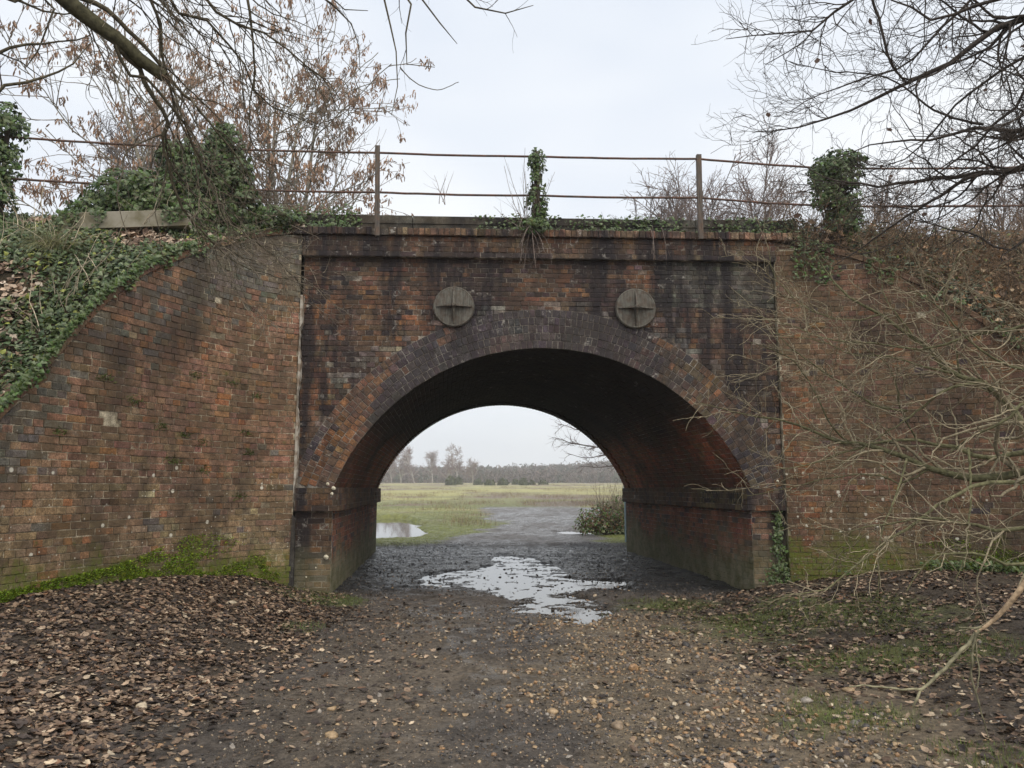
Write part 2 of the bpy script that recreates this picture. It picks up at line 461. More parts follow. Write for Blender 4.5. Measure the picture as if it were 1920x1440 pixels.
def zone_colours(x, y):
    n1 = fbm(x * 1.3, y * 1.3, 0, 41, 4)[:, None]; n2 = fbm(x * 7, y * 7, 0, 43, 3)[:, None]
    n3 = fbm(x * 0.5, y * 0.5, 0, 47, 3)[:, None]
    soil = np.array([0.12, 0.09, 0.062]) * (0.65 + 0.7 * n2)
    mud = np.array([0.125, 0.103, 0.083]) * (0.7 + 0.6 * n2)
    grit = np.array([0.24, 0.185, 0.12]) * (0.6 + 0.8 * n2)
    black = np.array([0.030, 0.029, 0.029]) * (0.6 + 0.8 * n2)
    grassy = np.array([0.17, 0.185, 0.045]) * (0.7 + 0.6 * n2)
    tr = track_mask(x, y)[:, None]
    Y = y[:, None]; X = x[:, None]
    c = soil * 0.75
    c = c * (1 - tr) + mud * tr
    # flint gravel right of the centre line
    gr = sm(X + (n1 - 0.5) * 1.5, 0.2, 0.8) * sm(-X + (n1 - 0.5) * 1.5, -2.9, -2.0) * sm(-Y, -9.6, -8.2)
    c = c * (1 - gr * 0.8) + grit * gr * 0.8
    gl = sm(-X + (n1 - .5) * 2, 0.1, 0.6) * sm(X + (n1 - .5) * 2, -1.9, -1.0) * sm(-Y, -10, -8) * 0.35
    c = c * (1 - gl) + grit * gl
    # under the arch
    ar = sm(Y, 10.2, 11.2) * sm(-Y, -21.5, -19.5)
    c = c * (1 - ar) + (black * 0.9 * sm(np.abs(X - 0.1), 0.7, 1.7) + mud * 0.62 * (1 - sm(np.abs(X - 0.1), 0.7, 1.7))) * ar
    # grass beyond
    fg = sm(Y, 18.5, 20.5) * (1 - tr)
    mud2 = sm(Y, 19, 21)
    c = np.where(mud2 > 0, c * (1 - mud2) + (np.array([0.15, 0.135, 0.125]) * (0.6 + 0.8 * n2)) * mud2, c)
    g2 = grassy * (1 - sm(Y, 30, 90) * 0.6) + np.array([0.34, 0.28, 0.13]) * sm(Y, 30, 90) * 0.6
    heath = np.array([0.22, 0.165, 0.115])
    n4 = fbm(x * 0.16, y * 0.10, 0, 49, 5, 0.6)[:, None]
    hz = sm(n4 + 0.10 * sm(Y, 70, 150), 0.50, 0.60) * sm(Y, 26, 45)
    g2 = g2 * (1 - hz) + heath * hz
    # yellow-green swards in long strips
    st = fbm(x * 0.07, y * 0.07, 0, 53, 5, 0.6)[:, None]
    yg = sm(st, 0.48, 0.58) * sm(Y, 32, 50) * 0.8
    g2 = g2 * (1 - yg) + np.array([0.40, 0.37, 0.12]) * yg
    c = c * (1 - fg) + g2 * fg
    # green bits near: right verge, foot of the left pier
    for (cx, cy, rx_, ry_) in ((2.9, 8.3, 1.5, 1.1), (2.0, 9.6, 0.8, 0.5), (-2.2, 9.6, 0.5, 0.6), (3.2, 6.6, 1.0, 0.7), (2.1, 5.0, .7, .5), (-2.6, 10.0, 0.9, 0.4)):
        d = np.sqrt(((X - cx) / rx_) ** 2 + ((Y - cy) / ry_) ** 2) + (n1 - 0.5) * 1.8
        k = sm(-d, -1.1, -0.35) * 0.8
        c = c * (1 - k) + np.array([0.15, 0.165, 0.05]) * (0.6 + 0.8 * n2) * k
    return np.clip(c, 0.004, 1)
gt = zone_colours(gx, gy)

wet = np.zeros(len(gx))
sdA = np.full(len(gx), 9.0)
mA = (gy > 7.5) & (gy < 19) & (np.abs(gx) < 3.2)
sdA[mA] = poly_sd(gx[mA], gy[mA], PUD_A)
wet = np.maximum(wet, sm(-(gz - WATER_A), -0.03, -0.006) * sm(-sdA, -0.9, 0.05))
wet = np.maximum(wet, 0.75 * sm(gy, 10.2, 11.5) * sm(-gy, -20, -18))
wet = np.maximum(wet, 0.4 * track_mask(gx, gy) * sm(fbm(gx * 1.2, gy * 0.8, 0, 57, 4), 0.42, 0.6))
wet = np.maximum(wet, 0.6 * track_mask(gx, gy) * sm(gy, 20, 24) * sm(fbm(gx * 0.8, gy * 0.6, 0, 59, 4), 0.42, 0.58))
gt = gt * (1 - 0.45 * wet[:, None])
t = NT('ground_mud')
fine = t.noise(26, 6, 0.7); med = t.noise(5, 4, 0.6)
c = t.gain(t.attr(), t.ramp(fine, 0.25, 0.75, 0.45, 1.55))
c = t.gain(c, t.ramp(med, 0.3, 0.7, 0.8, 1.2))
grain = t.noise(150, 3, 0.7)
c = t.mix(t.math('MULTIPLY', t.ramp(grain, 0.62, 0.72), 0.35), c, (0.19, 0.16, 0.12))
t.bump(t.math('ADD', t.math('MULTIPLY', fine, 1.6), t.math('ADD', grain, t.math('MULTIPLY', t.noise(9, 5, 0.65), 2.0))), 0.9, 0.02)
rough = t.math('SUBTRACT', t.ramp(t.noise(3.2, 5, 0.65), 0.35, 0.65, 0.42, 0.8), t.math('MULTIPLY', t.attr('wet'), 0.52))
rough = t.math('MAXIMUM', rough, 0.1)
M['ground'] = t.fin(c, rough, 0.45)
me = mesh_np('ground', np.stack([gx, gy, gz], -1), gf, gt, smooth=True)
wa = me.attributes.new('wet', 'FLOAT', 'POINT'); wa.data.foreach_set('value', wet.astype(np.float32))
g = obj('ground', me, M['ground']); tag(g, 'muddy leaf-strewn track and heath beyond the arch', kind='structure')

def gh(x, y):
    x = np.atleast_1d(np.asarray(x, float)); y = np.atleast_1d(np.asarray(y, float))
    return gheight(x.copy(), y.copy())

t = NT('puddle_water')
t.bump(t.noise(14, 3), 0.03, 0.004)
M['water'] = t.fin((0.035, 0.032, 0.028), 0.035, 0.9)
for P, wl, nm, lb in ((PUD_A, WATER_A, 'puddle', 'shallow broken puddle on the track under the arch'),
                      (PUD_B, WATER_B, 'puddle', 'wide bright puddle on the grass beyond the left pier'),
                      (PUD_C, WATER_C, 'puddle', 'small puddle beside the bramble beyond the right pier')):
    P_ = np.asarray(P); c0 = P_.mean(0)
    Q = c0 + (P_ - c0) * 1.0 + norm(P_ - c0) * 0.35
    V = np.vstack([np.c_[Q, np.full(len(Q), wl)], [[c0[0], c0[1], wl]]])
    F = [(i, (i + 1) % len(Q), len(Q)) for i in range(len(Q))]
    o = obj(nm, mesh_np(nm, V, np.array(F)), M['water']); tag(o, lb, kind='structure')

# ---------------------------------------------------------------- brick laying
BF = np.array([(0, 1, 5, 4), (1, 2, 6, 5), (2, 3, 7, 6), (3, 0, 4, 7), (4, 5, 9, 8), (5, 6, 10, 9), (6, 7, 11, 10), (7, 4, 8, 11), (8, 9, 10, 11)])
def brick_corners(u0, u1, v0, v1, proud, back, ch, jit=0.0):
    """12 (u, v, d) corners; d grows towards the viewer"""
    P = np.array([(u0, v0, -back), (u1, v0, -back), (u1, v1, -back), (u0, v1, -back),
                  (u0, v0, proud - ch), (u1, v0, proud - ch), (u1, v1, proud - ch), (u0, v1, proud - ch),
                  (u0 + ch, v0 + ch, proud), (u1 - ch, v0 + ch, proud), (u1 - ch, v1 - ch, proud), (u0 + ch, v1 - ch, proud)])
    if jit: P[4:] += rng.normal(0, jit, (8, 3)) * np.array([1, 0.8, 0.6])
    return P

class Bricks:
    """bricks given in wall coordinates; map(u,v,d) -> xyz in the parent's frame"""
    def __init__(self): self.b = []
    def add(self, u0, u1, v0, v1, col, proud=0.0, back=0.06, ch=0.0035, jit=0.0018, clip=None):
        self.b.append((brick_corners(u0, u1, v0, v1, proud, back, ch, jit), col, clip))
    def mass(self, name, sel, fmap, mat, parent):
        if not len(sel): return None
        P = np.stack([self.b[i][0] for i in sel])
        for k, i in enumerate(sel):
            if self.b[i][2] is not None: P[k, :, 1] = np.minimum(P[k, :, 1], self.b[i][2](P[k, :, 0]))
        V = fmap(P[..., 0], P[..., 1], P[..., 2]).reshape(-1, 3)
        F = (BF[None] + (np.arange(len(sel)) * 12)[:, None, None]).reshape(-1, 4)
        o = obj(name, mesh_np(name, V, F, np.repeat(np.array([self.b[i][1] for i in sel]), 12, 0)), mat, parent)
        o['kind'] = 'stuff'
        return o
    def singles(self, name, sel, fmap, mat, parent):
        for i in sel:
            P = self.b[i][0].copy()
            if self.b[i][2] is not None: P[:, 1] = np.minimum(P[:, 1], self.b[i][2](P[:, 0]))
            V = fmap(P[:, 0], P[:, 1], P[:, 2]); c0 = V.mean(0)
            o = obj(name, mesh_np(name, V - c0, BF), mat, parent, tuple(c0))
            col = self.b[i][1]; o.color = (col[0], col[1], col[2], 1)
    def centres(self, fmap):
        P = np.stack([b[0][8:].mean(0) for b in self.b])
        return fmap(P[:, 0], P[:, 1], P[:, 2])
    def areas(self):
        return np.array([(b[0][9, 0] - b[0][8, 0]) * (b[0][11, 1] - b[0][8, 1]) for b in self.b])

def to_cam(Pw):
    d = Pw[:, 1] * math.cos(PITCH) + (Pw[:, 2] - EYE) * math.sin(PITCH)
    up = -Pw[:, 1] * math.sin(PITCH) + (Pw[:, 2] - EYE) * math.cos(PITCH)
    return 960 + FPX * Pw[:, 0] / d, 720 - FPX * up / d, d

def largest(bk, fmap_world, n, prefer=None):
    Pw = bk.centres(fmap_world)
    u, v, d = to_cam(Pw)
    a = bk.areas() / d ** 2
    a = np.where((u > 8) & (u < 1912) & (v > 8) & (v < 1400), a, 0)
    if prefer is not None: a = a * prefer(u, v)
    order = np.argsort(-a)
    order = [i for i in order if a[i] > 0]
    return sorted(order[:n]), sorted(set(range(len(bk.b))) - set(order[:n]))

def rows(u0, u1, row, L=0.225, hdr=0.112, j=0.009, off=0.0):
    """brick spans of a course: English bond, stretchers and headers in turn"""
    st_ = (row * 7) % 5 in (0, 3)
    w = L if st_ else hdr
    start = u0 - (row * 0.061) % w + off
    out = []
    x = start
    while x < u1 - 0.02:
        ww = w
        if rng.random() < 0.10: ww = hdr if w == L else L
        a, b = max(x, u0), min(x + ww, u1)
        if b - a > 0.035: out.append((a + j / 2, b - j / 2))
        x += ww
    return out

# ---------------------------------------------------------------- the bridge
YAW, Y0 = R(2.5), 10.53
bridge = empty('railway_bridge', (0, Y0, 0), YAW)
tag(bridge, 'old brick railway bridge with a single wide arch over the muddy track', 'bridge')
BS0, BS1 = -2.90, 3.74            # recessed panel between the wing walls
ACX, ACZ, ARI, ARE = 0.44, 0.269, 3.067, 3.617
SPR, IMP = 1.41, 1.10             # springing, underside of impost
PIL, PIR = -2.40, 3.28            # inner faces of the piers
BL, SHEAR = 7.22, -0.048          # length through the arch and its slight skew
def W(P):                         # bridge frame -> world
    c_, s_ = math.cos(YAW), math.sin(YAW)
    P = np.asarray(P, float)
    return np.stack([P[..., 0] * c_ - P[..., 1] * s_, P[..., 0] * s_ + P[..., 1] * c_ + Y0, P[..., 2]], -1)
def fmap_face(u, v, d): return np.stack([u, -d, v], -1)

RED, ORANGE, PLUM, GREY, BUFF, BROWN = [np.array(c) for c in ((0.235, 0.135, 0.084), (0.34, 0.165, 0.080), (0.070, 0.052, 0.050), (0.155, 0.14, 0.115), (0.46, 0.38, 0.22), (0.215, 0.145, 0.092))]
def jitter(c, a=0.13): return np.clip(c * (1 + rng.normal(0, a)) * (1 + rng.normal(0, 0.05, 3)), 0.012, 0.8)
def panel_col(s, z):
    so = fbm(s * 1.5, z * 0.45, 0, 61, 3); og = fbm(s * 1.1, z * 0.9, 3, 63, 3)
    if s > 2.05 and z > 3.93: c = np.array([0.15, 0.14, 0.11]) * (1.1 if rng.random() < 0.6 else 0.75)
    else:
        r_ = rng.random()
        c = RED if r_ < 0.5 else BROWN if r_ < 0.72 else ORANGE if r_ < 0.82 else PLUM
        if og > 0.58 and rng.random() < 0.55: c = ORANGE
        k = float(sm(so, 0.34, 0.54)) * (0.5 if s > 2.2 else 1.0)
        if z > 3.95: k = max(k, 0.45)
        if rng.random() < 0.92: c = c * (1 - k * 0.88) + PLUM * k * 0.88
    rr_ = math.hypot(s - 0.44, z - 0.269) - 3.617
    if 0 < rr_ < 0.14 and rng.random() < 0.30: c = c * 0.5 + np.array([0.40, 0.37, 0.33]) * 0.5
    if fbm(s * 2.2, z * 2.2, 9, 67, 3) > 0.66 and rng.random() < 0.5: c = c * 0.6 + np.array([0.42, 0.39, 0.35]) * 0.4
    return jitter(c * 0.82)

bk = Bricks()
zc = [SPR]
while zc[-1] < 3.86: zc.append(zc[-1] + 0.0745)
while zc[-1] < 4.56: zc.append(zc[-1] + 0.0675)
for r_ in range(len(zc) - 1):
    z0, z1 = zc[r_] + 0.004, zc[r_ + 1] - 0.004
    zm = (z0 + z1) / 2
    dz = zm - ACZ
    gap = None
    if dz < ARE: hw = math.sqrt(ARE ** 2 - dz ** 2); gap = (ACX - hw, ACX + hw)
    spans = [(BS0, BS1)] if gap is None else [(BS0, gap[0]), (gap[1], BS1)]
    for a, b in spans:
        if b - a < 0.05: continue
        for (p, q) in rows(a, b, r_, off=(0.03 if r_ > 33 else 0)):
            lost = rng.random() < 0.006
            bk.add(p, q, z0, z1, panel_col((p + q) / 2, zm), proud=(-0.02 if lost else rng.normal(0.0, 0.0022)))
# piers below the impost and the impost blocks on the face
for (a, b) in ((BS0 + 0.01, PIL - 0.004), (PIR + 0.004, BS1 - 0.01)):
    z = -0.12; r_ = 0
    while z < IMP - 0.02:
        for (p, q) in rows(a, b, r_): bk.add(p, q, z + 0.004, min(z + 0.0713, IMP - 0.004), panel_col(p, z) * (1.15 if a > 0 else 0.7), proud=rng.normal(0, 0.002))
        z += 0.0753; r_ += 1
    ia, ib = (a, b + 0.085) if a < 0 else (a - 0.085, b)
    for k in range(4):
        for (p, q) in rows(ia, ib, k): bk.add(p, q, IMP + k * 0.0775 + 0.003, IMP + (k + 1) * 0.0775 - 0.003, panel_col(p, 2.3) * 0.8, proud=0.085 + rng.normal(0, 0.002), back=0.0)
sing, rest = largest(bk, lambda u, v, d: W(fmap_face(u, v, d)), 300, lambda u, v: np.where((u > 1300) & (v > 700), 0.4, 1))
bk.singles('brick', sing, fmap_face, M['brick_panel_o'], bridge)
o = bk.mass('brickwork', rest, fmap_face, M['brick_panel'], bridge)

# mortar bed of the panel: sheet with the arch cut out
th_s = math.acos((SPR - ACZ) / ARE)
angs = np.linspace(-th_s, th_s, 49)
mb = MB()
xs_a = ACX + ARE * np.sin(angs); zs_a = ACZ + ARE * np.cos(angs)
xs_a = np.clip(xs_a, BS0, BS1)
V = np.vstack([np.c_[xs_a, np.full(49, 0.008), zs_a], np.c_[xs_a, np.full(49, 0.008), np.full(49, 4.60)]])
mb.add(V, [(i, i + 1, 49 + i + 1, 49 + i) for i in range(48)])
for (a, b) in ((BS0, PIL), (PIR, BS1)):
    mb.add([(a, 0.005, -0.2), (b, 0.005, -0.2), (b, 0.005, SPR), (a, 0.005, SPR)], [(0, 1, 2, 3)])
for (a, b) in ((BS0, PIL + 0.078), (PIR - 0.078, BS1)):
    mb.box(a, b, -0.078, 0.02, IMP + 0.002, SPR - 0.002)
mb.build('spandrel_wall', M['mortar_panel'], bridge)

# arch ring: five rings of headers on edge
ring = empty('arch_ring', parent=bridge)
vb = Bricks()
RT = (ARE - ARI) / 5
def fmap_ring(u, v, d):  # u = angle from crown, v = radius
    return np.stack([ACX + v * np.sin(u), -d, ACZ + v * np.cos(u)], -1)
for k in range(5):
    ra, rb = ARI + k * RT + 0.004, ARI + (k + 1) * RT - 0.004
    rm = (ra + rb) / 2
    tm = math.acos((SPR + 0.004 - ACZ) / rm)
    tl_ = max(-tm, -math.asin(min(1, (ACX - BS0 - 0.01) / rm)) if rm > ACX - BS0 else -tm)
    n_ = int(2 * tm * rm / 0.079); da = 2 * tm / n_; x = -tm + rng.random() * da * 0.5
    while x < tm - da * 0.4:
        w = da * (1.0 if rng.random() < 0.8 else 1.5)
        a, b = x + 0.0045 / rm, min(x + w, tm) - 0.0045 / rm
        s = ACX + rm * math.sin((a + b) / 2)
        if a > tl_:
            og = fbm(s * 2.4, k * 0.3, 5, 71, 3); crown = math.exp(-((a + b) / 2 / 0.42) ** 2)
            c = np.array([0.082, 0.068, 0.070])
            pr = sm(og, 0.50, 0.64) * (1 - crown * 0.95)
            c = c * (1 - pr) + (ORANGE if rng.random() < 0.5 else RED * 0.9) * pr
            if s < -2.3 and k in (2, 3): c = ORANGE * 0.6 if rng.random() < 0.8 else PLUM
            if s > 2.1 and rng.random() < 0.6: c = BROWN * 0.65
            vb.add(a, b, ra, rb, jitter(c * 0.9), proud=0.012 + rng.normal(0, 0.002), back=0.05, jit=0.0)
        x += w
# radius steps mean chamfer in angle units must shrink: rebuild corners with metric chamfer
for i, (P, col, cl) in enumerate(vb.b):
    u0, u1, v0, v1 = P[0, 0], P[1, 0], P[0, 1], P[2, 1]
    rm = (v0 + v1) / 2; ch = 0.005
    P[4:8, 0] = [u0, u1, u1, u0]
    P[8:12, 0] = [u0 + ch / rm, u1 - ch / rm, u1 - ch / rm, u0 + ch / rm]
sing, rest = largest(vb, lambda u, v, d: W(fmap_ring(u, v, d)), 300, lambda u, v: np.where((u > 1280) & (v > 760), 0.5, 1))
vb.singles('voussoir', sing, fmap_ring, M['brick_ring_o'], ring)
vb.mass('voussoir_work', rest, fmap_ring, M['brick_ring'], ring)
mb = MB()
an = np.linspace(-1.25, 1.25, 90)
Vi = np.stack([ACX + ARI * np.sin(an), np.zeros(90), ACZ + ARI * np.cos(an)], -1)
Vo = np.stack([ACX + ARE * np.sin(an), np.zeros(90), ACZ + ARE * np.cos(an)], -1)
Vo[:, 0] = np.clip(Vo[:, 0], BS0, BS1)
keep = np.ones(90, bool)
Vi[:, 2] = np.maximum(Vi[:, 2], SPR); Vo[:, 2] = np.maximum(Vo[:, 2], SPR)
V = np.vstack([Vi, Vo]); V[:, 1] = -0.005
mb.add(V, [(i, i + 1, 90 + i + 1, 90 + i) for i in range(89)])
mb.build('ring_mortar', M['mortar_ring'], ring)

# vault and abutment walls under the arch
vault = empty('vault', parent=bridge)
ths = math.acos((SPR - ACZ) / ARI)
def fmap_vault(u, v, d):  # u = depth through the bridge, v = angle, d = towards the opening
    rr = ARI - d
    return np.stack([ACX + rr * np.sin(v) + SHEAR * u, u, ACZ + rr * np.cos(v)], -1)
bb = Bricks()
nc = 96; da = 2 * ths / nc
for k in range(nc):
    a0, a1 = -ths + k * da + 0.0012, -ths + (k + 1) * da - 0.0012
    u = -0.04 - (0.1125 if k % 2 else 0)
    while u < BL - 0.02:
        p, q = max(u, 0.0) + 0.004, min(u + 0.225, BL) - 0.004
        if q - p > 0.03:
            am = (a0 + a1) / 2
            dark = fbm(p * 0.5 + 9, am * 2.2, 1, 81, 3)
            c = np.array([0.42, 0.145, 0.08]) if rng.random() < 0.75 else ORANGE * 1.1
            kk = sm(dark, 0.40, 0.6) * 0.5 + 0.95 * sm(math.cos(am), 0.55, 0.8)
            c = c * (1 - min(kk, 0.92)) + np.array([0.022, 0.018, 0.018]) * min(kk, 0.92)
            pr = 0.03 if p > BL - 0.55 else rng.normal(0, 0.002)
            bb.add(p, q, a0, a1, jitter(c), proud=pr, back=0.03, ch=0.0, jit=0.0)
        u += 0.225
for i, (P, col, cl) in enumerate(bb.b):
    P[4:8, 2] -= 0.004
    P[8:12, 1] += np.array([1, 1, -1, -1]) * 0.0012; P[8:12, 0] += np.array([1, -1, -1, 1]) * 0.004
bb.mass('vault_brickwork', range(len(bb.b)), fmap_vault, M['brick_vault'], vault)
mb = MB()
an = np.linspace(-ths - 0.02, ths + 0.02, 60)
V = np.vstack([fmap_vault(np.zeros(60), an, np.full(60, -0.007)), fmap_vault(np.full(60, BL), an, np.full(60, -0.007))])
mb.add(V, [(i, i + 1, 60 + i + 1, 60 + i) for i in range(59)])
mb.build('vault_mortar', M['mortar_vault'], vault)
for side in (-1, 1):
    ab = empty('abutment', parent=bridge)
    x0 = PIL if side < 0 else PIR
    def fmap_ab(u, v, d, x0=x0, side=side):
        return np.stack([x0 + SHEAR * u - side * d, u, v], -1)
    b2 = Bricks()
    z = -0.14; r_ = 0
    while z < IMP - 0.02:
        for (p, q) in rows(0.0, BL, r_):
            grn = sm(-z, -0.55, -0.1)
            c = (np.array([0.30, 0.125, 0.08]) if rng.random() < 0.75 else PLUM * 1.6)
            c = c * (1 - grn * 0.5) + np.array([0.10, 0.09, 0.05]) * grn * 0.5
            b2.add(p, q, z + 0.004, min(z + 0.0713, IMP - 0.004), jitter(c), proud=rng.normal(0, 0.0015), back=0.03)
        z += 0.0753; r_ += 1
    for k in range(4):
        for (p, q) in rows(-0.078, BL, k): b2.add(p, q, IMP + k * 0.0775 + 0.003, IMP + (k + 1) * 0.0775 - 0.003, jitter((np.array([0.20, 0.155, 0.085]) if side > 0 and p < 1.85 else RED * 0.75) if rng.random() < 0.75 else PLUM * 1.3), proud=0.085 + rng.normal(0, 0.002), back=0.0)
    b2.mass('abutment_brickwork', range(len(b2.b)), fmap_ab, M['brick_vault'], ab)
    mb = MB()
    V = fmap_ab(np.array([0, BL, BL, 0.0]), np.array([-0.3, -0.3, IMP, IMP]), np.full(4, -0.008)); mb.add(V, [(0, 1, 2, 3)])
    V = fmap_ab(np.array([-0.075, BL, BL, -0.075]), np.array([IMP + .003, IMP + .003, SPR - .003, SPR - .003]), np.full(4, 0.078)); mb.add(V, [(0, 1, 2, 3)])
    V = fmap_ab(np.array([-0.075, BL, BL, -0.075]), np.array([SPR - .003] * 4), np.array([-0.1, -0.1, 0.082, 0.082])); mb.add(V, [(0, 1, 2, 3)])
    V = fmap_ab(np.array([-0.075, BL, BL, -0.075]), np.array([IMP + .003] * 4), np.array([-0.1, -0.1, 0.082, 0.082])); mb.add(V, [(0, 1, 2, 3)])
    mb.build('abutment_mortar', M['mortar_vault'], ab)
    if side > 0:   # faded black painted lettering on the impost, too worn to read
        gm = MB()
        def stroke(pts, w=0.020):
            for (a, b) in zip(pts[:-1], pts[1:]):
                a = np.array(a); b = np.array(b); e = b - a; e = e / np.hypot(*e); n_ = np.array([-e[1], e[0]]) * w / 2
                q = [a - n_ - e * w * .3, b - n_ + e * w * .3, b + n_ + e * w * .3, a + n_ - e * w * .3]
                uu = np.array([p[0] for p in q]); vv = np.array([p[1] for p in q])
                gm.add(fmap_ab(uu, vv, np.full(4, 0.0925 + 0.0006 * rng.random())), [(0, 1, 2, 3)])
        L_ = {'A': [[(0, 0), (.35, 1), (.7, 0)], [(.15, .4), (.55, .4)]], 'D': [[(0, 0), (0, 1), (.45, .9), (.6, .5), (.45, .1), (0, 0)]],
              'E': [[(.6, 0), (0, 0), (0, 1), (.6, 1)], [(0, .5), (.45, .5)]], 'N': [[(0, 0), (0, 1), (.6, 0), (.6, 1)]], 'U': [[(0, 1), (0, .2), (.3, 0), (.6, .2), (.6, 1)]],
              'W': [[(0, 1), (.2, 0), (.4, .7), (.6, 0), (.8, 1)]], 'O': [[(0, .5), (.15, 1), (.5, 1), (.65, .5), (.5, 0), (.15, 0), (0, .5)]], 'I': [[(0.2, 0), (0.2, 1)]], ',': [[(0.1, -0.05), (0.05, -0.2)]], ' ': []}
        ux = 1.72
        for chh in 'ADDEN, WON':
            for poly in L_[chh]: stroke([(ux - p[0] * 0.17, 1.20 + p[1] * 0.15) for p in poly])
            ux -= 0.165
        gm.build('graffiti', M['paint'], bridge)['label'] = 'worn black painted lettering on the right impost'

# cornice courses, coping of bricks on edge, deck, kerb, back wall
cb = Bricks()
for k in range(4):
    for (p, q) in rows(BS0 - 0.02, BS1 + 0.02, k):
        cb.add(p, q, 4.60 + k * 0.0735 + 0.003, 4.60 + (k + 1) * 0.0735 - 0.003, jitter((PLUM * 1.0 if k < 1 else RED * 0.55 if k < 3 else ORANGE * 0.5) if rng.random() < 0.75 else BROWN * 0.8), proud=0.10 + rng.normal(0, 0.0025), back=0.0)
cornice = empty('cornice', parent=bridge)
cs, cr_ = largest(cb, lambda u, v, d: W(fmap_face(u, v, d)), 300)
cb.singles('brick', cs, fmap_face, M['brick_panel_o'], cornice)
cb.mass('brickwork', cr_, fmap_face, M['brick_panel'], cornice)
mb = MB(); mb.box(BS0, BS1, -0.092, 0.3, 4.598, 4.895); mb.build('cornice_mortar', M['mortar_panel'], cornice)
coping = empty('coping', parent=bridge)
x = BS0 - 0.45; kb = Bricks()
while x < BS1 + 0.3:
    w = 0.078 if rng.random() < 0.8 else 0.11
    if not (-2.02 < x < -1.80):
        kb.add(x + 0.004, x + w - 0.004, 4.897, 5.0 + rng.normal(0, 0.004), jitter(RED * 0.85 if rng.random() < 0.6 else BROWN * 0.95, 0.25), proud=0.155 + rng.normal(0, 0.006), back=-0.02, ch=0.009, jit=0.002)
    x += w
kb.singles('coping_brick', range(len(kb.b)), fmap_face, M['brick_panel_o'], coping)
mb = MB(); mb.box(BS0 - 0.44, BS1 + 0.3, -0.135, 0.40, 4.90, 4.985); mb.build('coping_mortar', M['mortar_panel'], coping)
mb = MB(); mb.box(-3.3, 4.2, 0.31, BL - 0.05, 3.95, 4.94); mb.build('deck', M['kerb'], bridge)
mb = MB()
for (a, b, zt) in ((-3.35, -1.45, 5.375), (-1.44, 0.55, 5.37), (0.56, 2.75, 5.368), (2.76, 4.3, 5.385)):
    mb.box(a, b, 0.40, 0.66, 4.95, zt)
for (a, b) in ((-3.35, -0.2), (-0.19, 4.3)): mb.box(a, b, 0.385, 0.67, 5.25, 5.262)
mb.build('kerb', M['kerb'], bridge)['label'] = 'dark mossy parapet kerb'
mb = MB()
n_ = 40; an = np.linspace(-ths, ths, n_)
Vi = fmap_vault(np.full(n_, BL), an, np.zeros(n_)); Vo = Vi.copy(); Vo[:, 2] = 4.95
mb.add(np.vstack([Vi, Vo]), [(i + 1, i, n_ + i, n_ + i + 1) for i in range(n_ - 1)])
for (a, b) in ((-6.0, PIL + SHEAR * BL), (PIR + SHEAR * BL, 6.5)):
    mb.add([(a, BL, -0.3), (b, BL, -0.3), (b, BL, 4.95), (a, BL, 4.95)], [(0, 1, 2, 3)])
mb.build('back_wall', M['mortar_panel'], bridge)
# white mortar fillet down the junction with the left wing wall, loose render at its foot
mb = MB()
zz_ = np.arange(1.2, 4.05, 0.035); k_ = len(zz_)
wd_ = -0.009 + 0.034 * sm(fbm(zz_ * 2.3, 0, 0, 77, 4, 0.6), 0.36, 0.68) + rng.normal(0, 0.0015, k_)
yf_ = -0.104 - 0.006 * fbm(zz_ * 9, 0, 0, 79, 2)
V = np.vstack([np.c_[np.full(k_, BS0 - 0.010), yf_, zz_], np.c_[BS0 + wd_, yf_, zz_], np.c_[BS0 + wd_, np.zeros(k_), zz_]])
mb.add(V, [(i, k_ + i, k_ + i + 1, i + 1) for i in range(k_ - 1)] + [(k_ + i, 2 * k_ + i, 2 * k_ + i + 1, k_ + i + 1) for i in range(k_ - 1)])
t = NT('lime_white'); M['lime_white'] = t.fin(t.mix(t.ramp(t.noise(40, 4), 0.4, 0.6), (0.75, 0.70, 0.55), (0.5, 0.45, 0.32)), 0.9, 0.2)
t = NT('lime_mortar'); M['lime'] = t.fin(t.mix(t.ramp(t.noise(9, 4), 0.4, 0.6), (0.50, 0.46, 0.39), (0.26, 0.20, 0.145)), 0.9, 0.2)
mb.build('mortar_fillet', M['lime'], bridge)
mb = MB()
mb.add([(BS0 - .03, -.125, 0.0), (BS0 + .035, -.12, 0.0), (BS0 + .03, -.115, 1.0), (BS0 - .01, -.12, 1.05), (BS0 - .03, -.06, 0.0), (BS0 + .035, -.06, 0.0), (BS0 + .03, -.06, 1.0), (BS0 - .01, -.06, 1.05)],
       [(0, 1, 2, 3), (1, 5, 6, 2), (4, 0, 3, 7), (3, 2, 6, 7)])
mb.build('broken_render', M['kerb'], bridge)

for (s_, z_, y_, r_) in ((-2.46, 1.46, -0.10, 0.022), (-2.38, 1.405, -0.10, 0.026), (-2.40, 1.33, -0.095, 0.022), (-2.47, 0.50, -0.01, 0.036), (-2.60, 0.36, -0.01, 0.012), (-2.72, 0.24, -0.01, 0.012), (3.66, 1.5, -0.02, 0.02)):
    mb = MB(); an_ = np.linspace(0, 2 * math.pi, 9)[:-1]
    V = [(s_, y_ - r_ * 0.6, z_)] + [(s_ + math.cos(a) * r_ * rng.uniform(.8, 1.2), y_, z_ + math.sin(a) * r_ * rng.uniform(.8, 1.2)) for a in an_]
    mb.add(V, [(0, 1 + i, 1 + (i + 1) % 8) for i in range(8)]); mb.build('lime_crust', M['lime_white'], bridge)
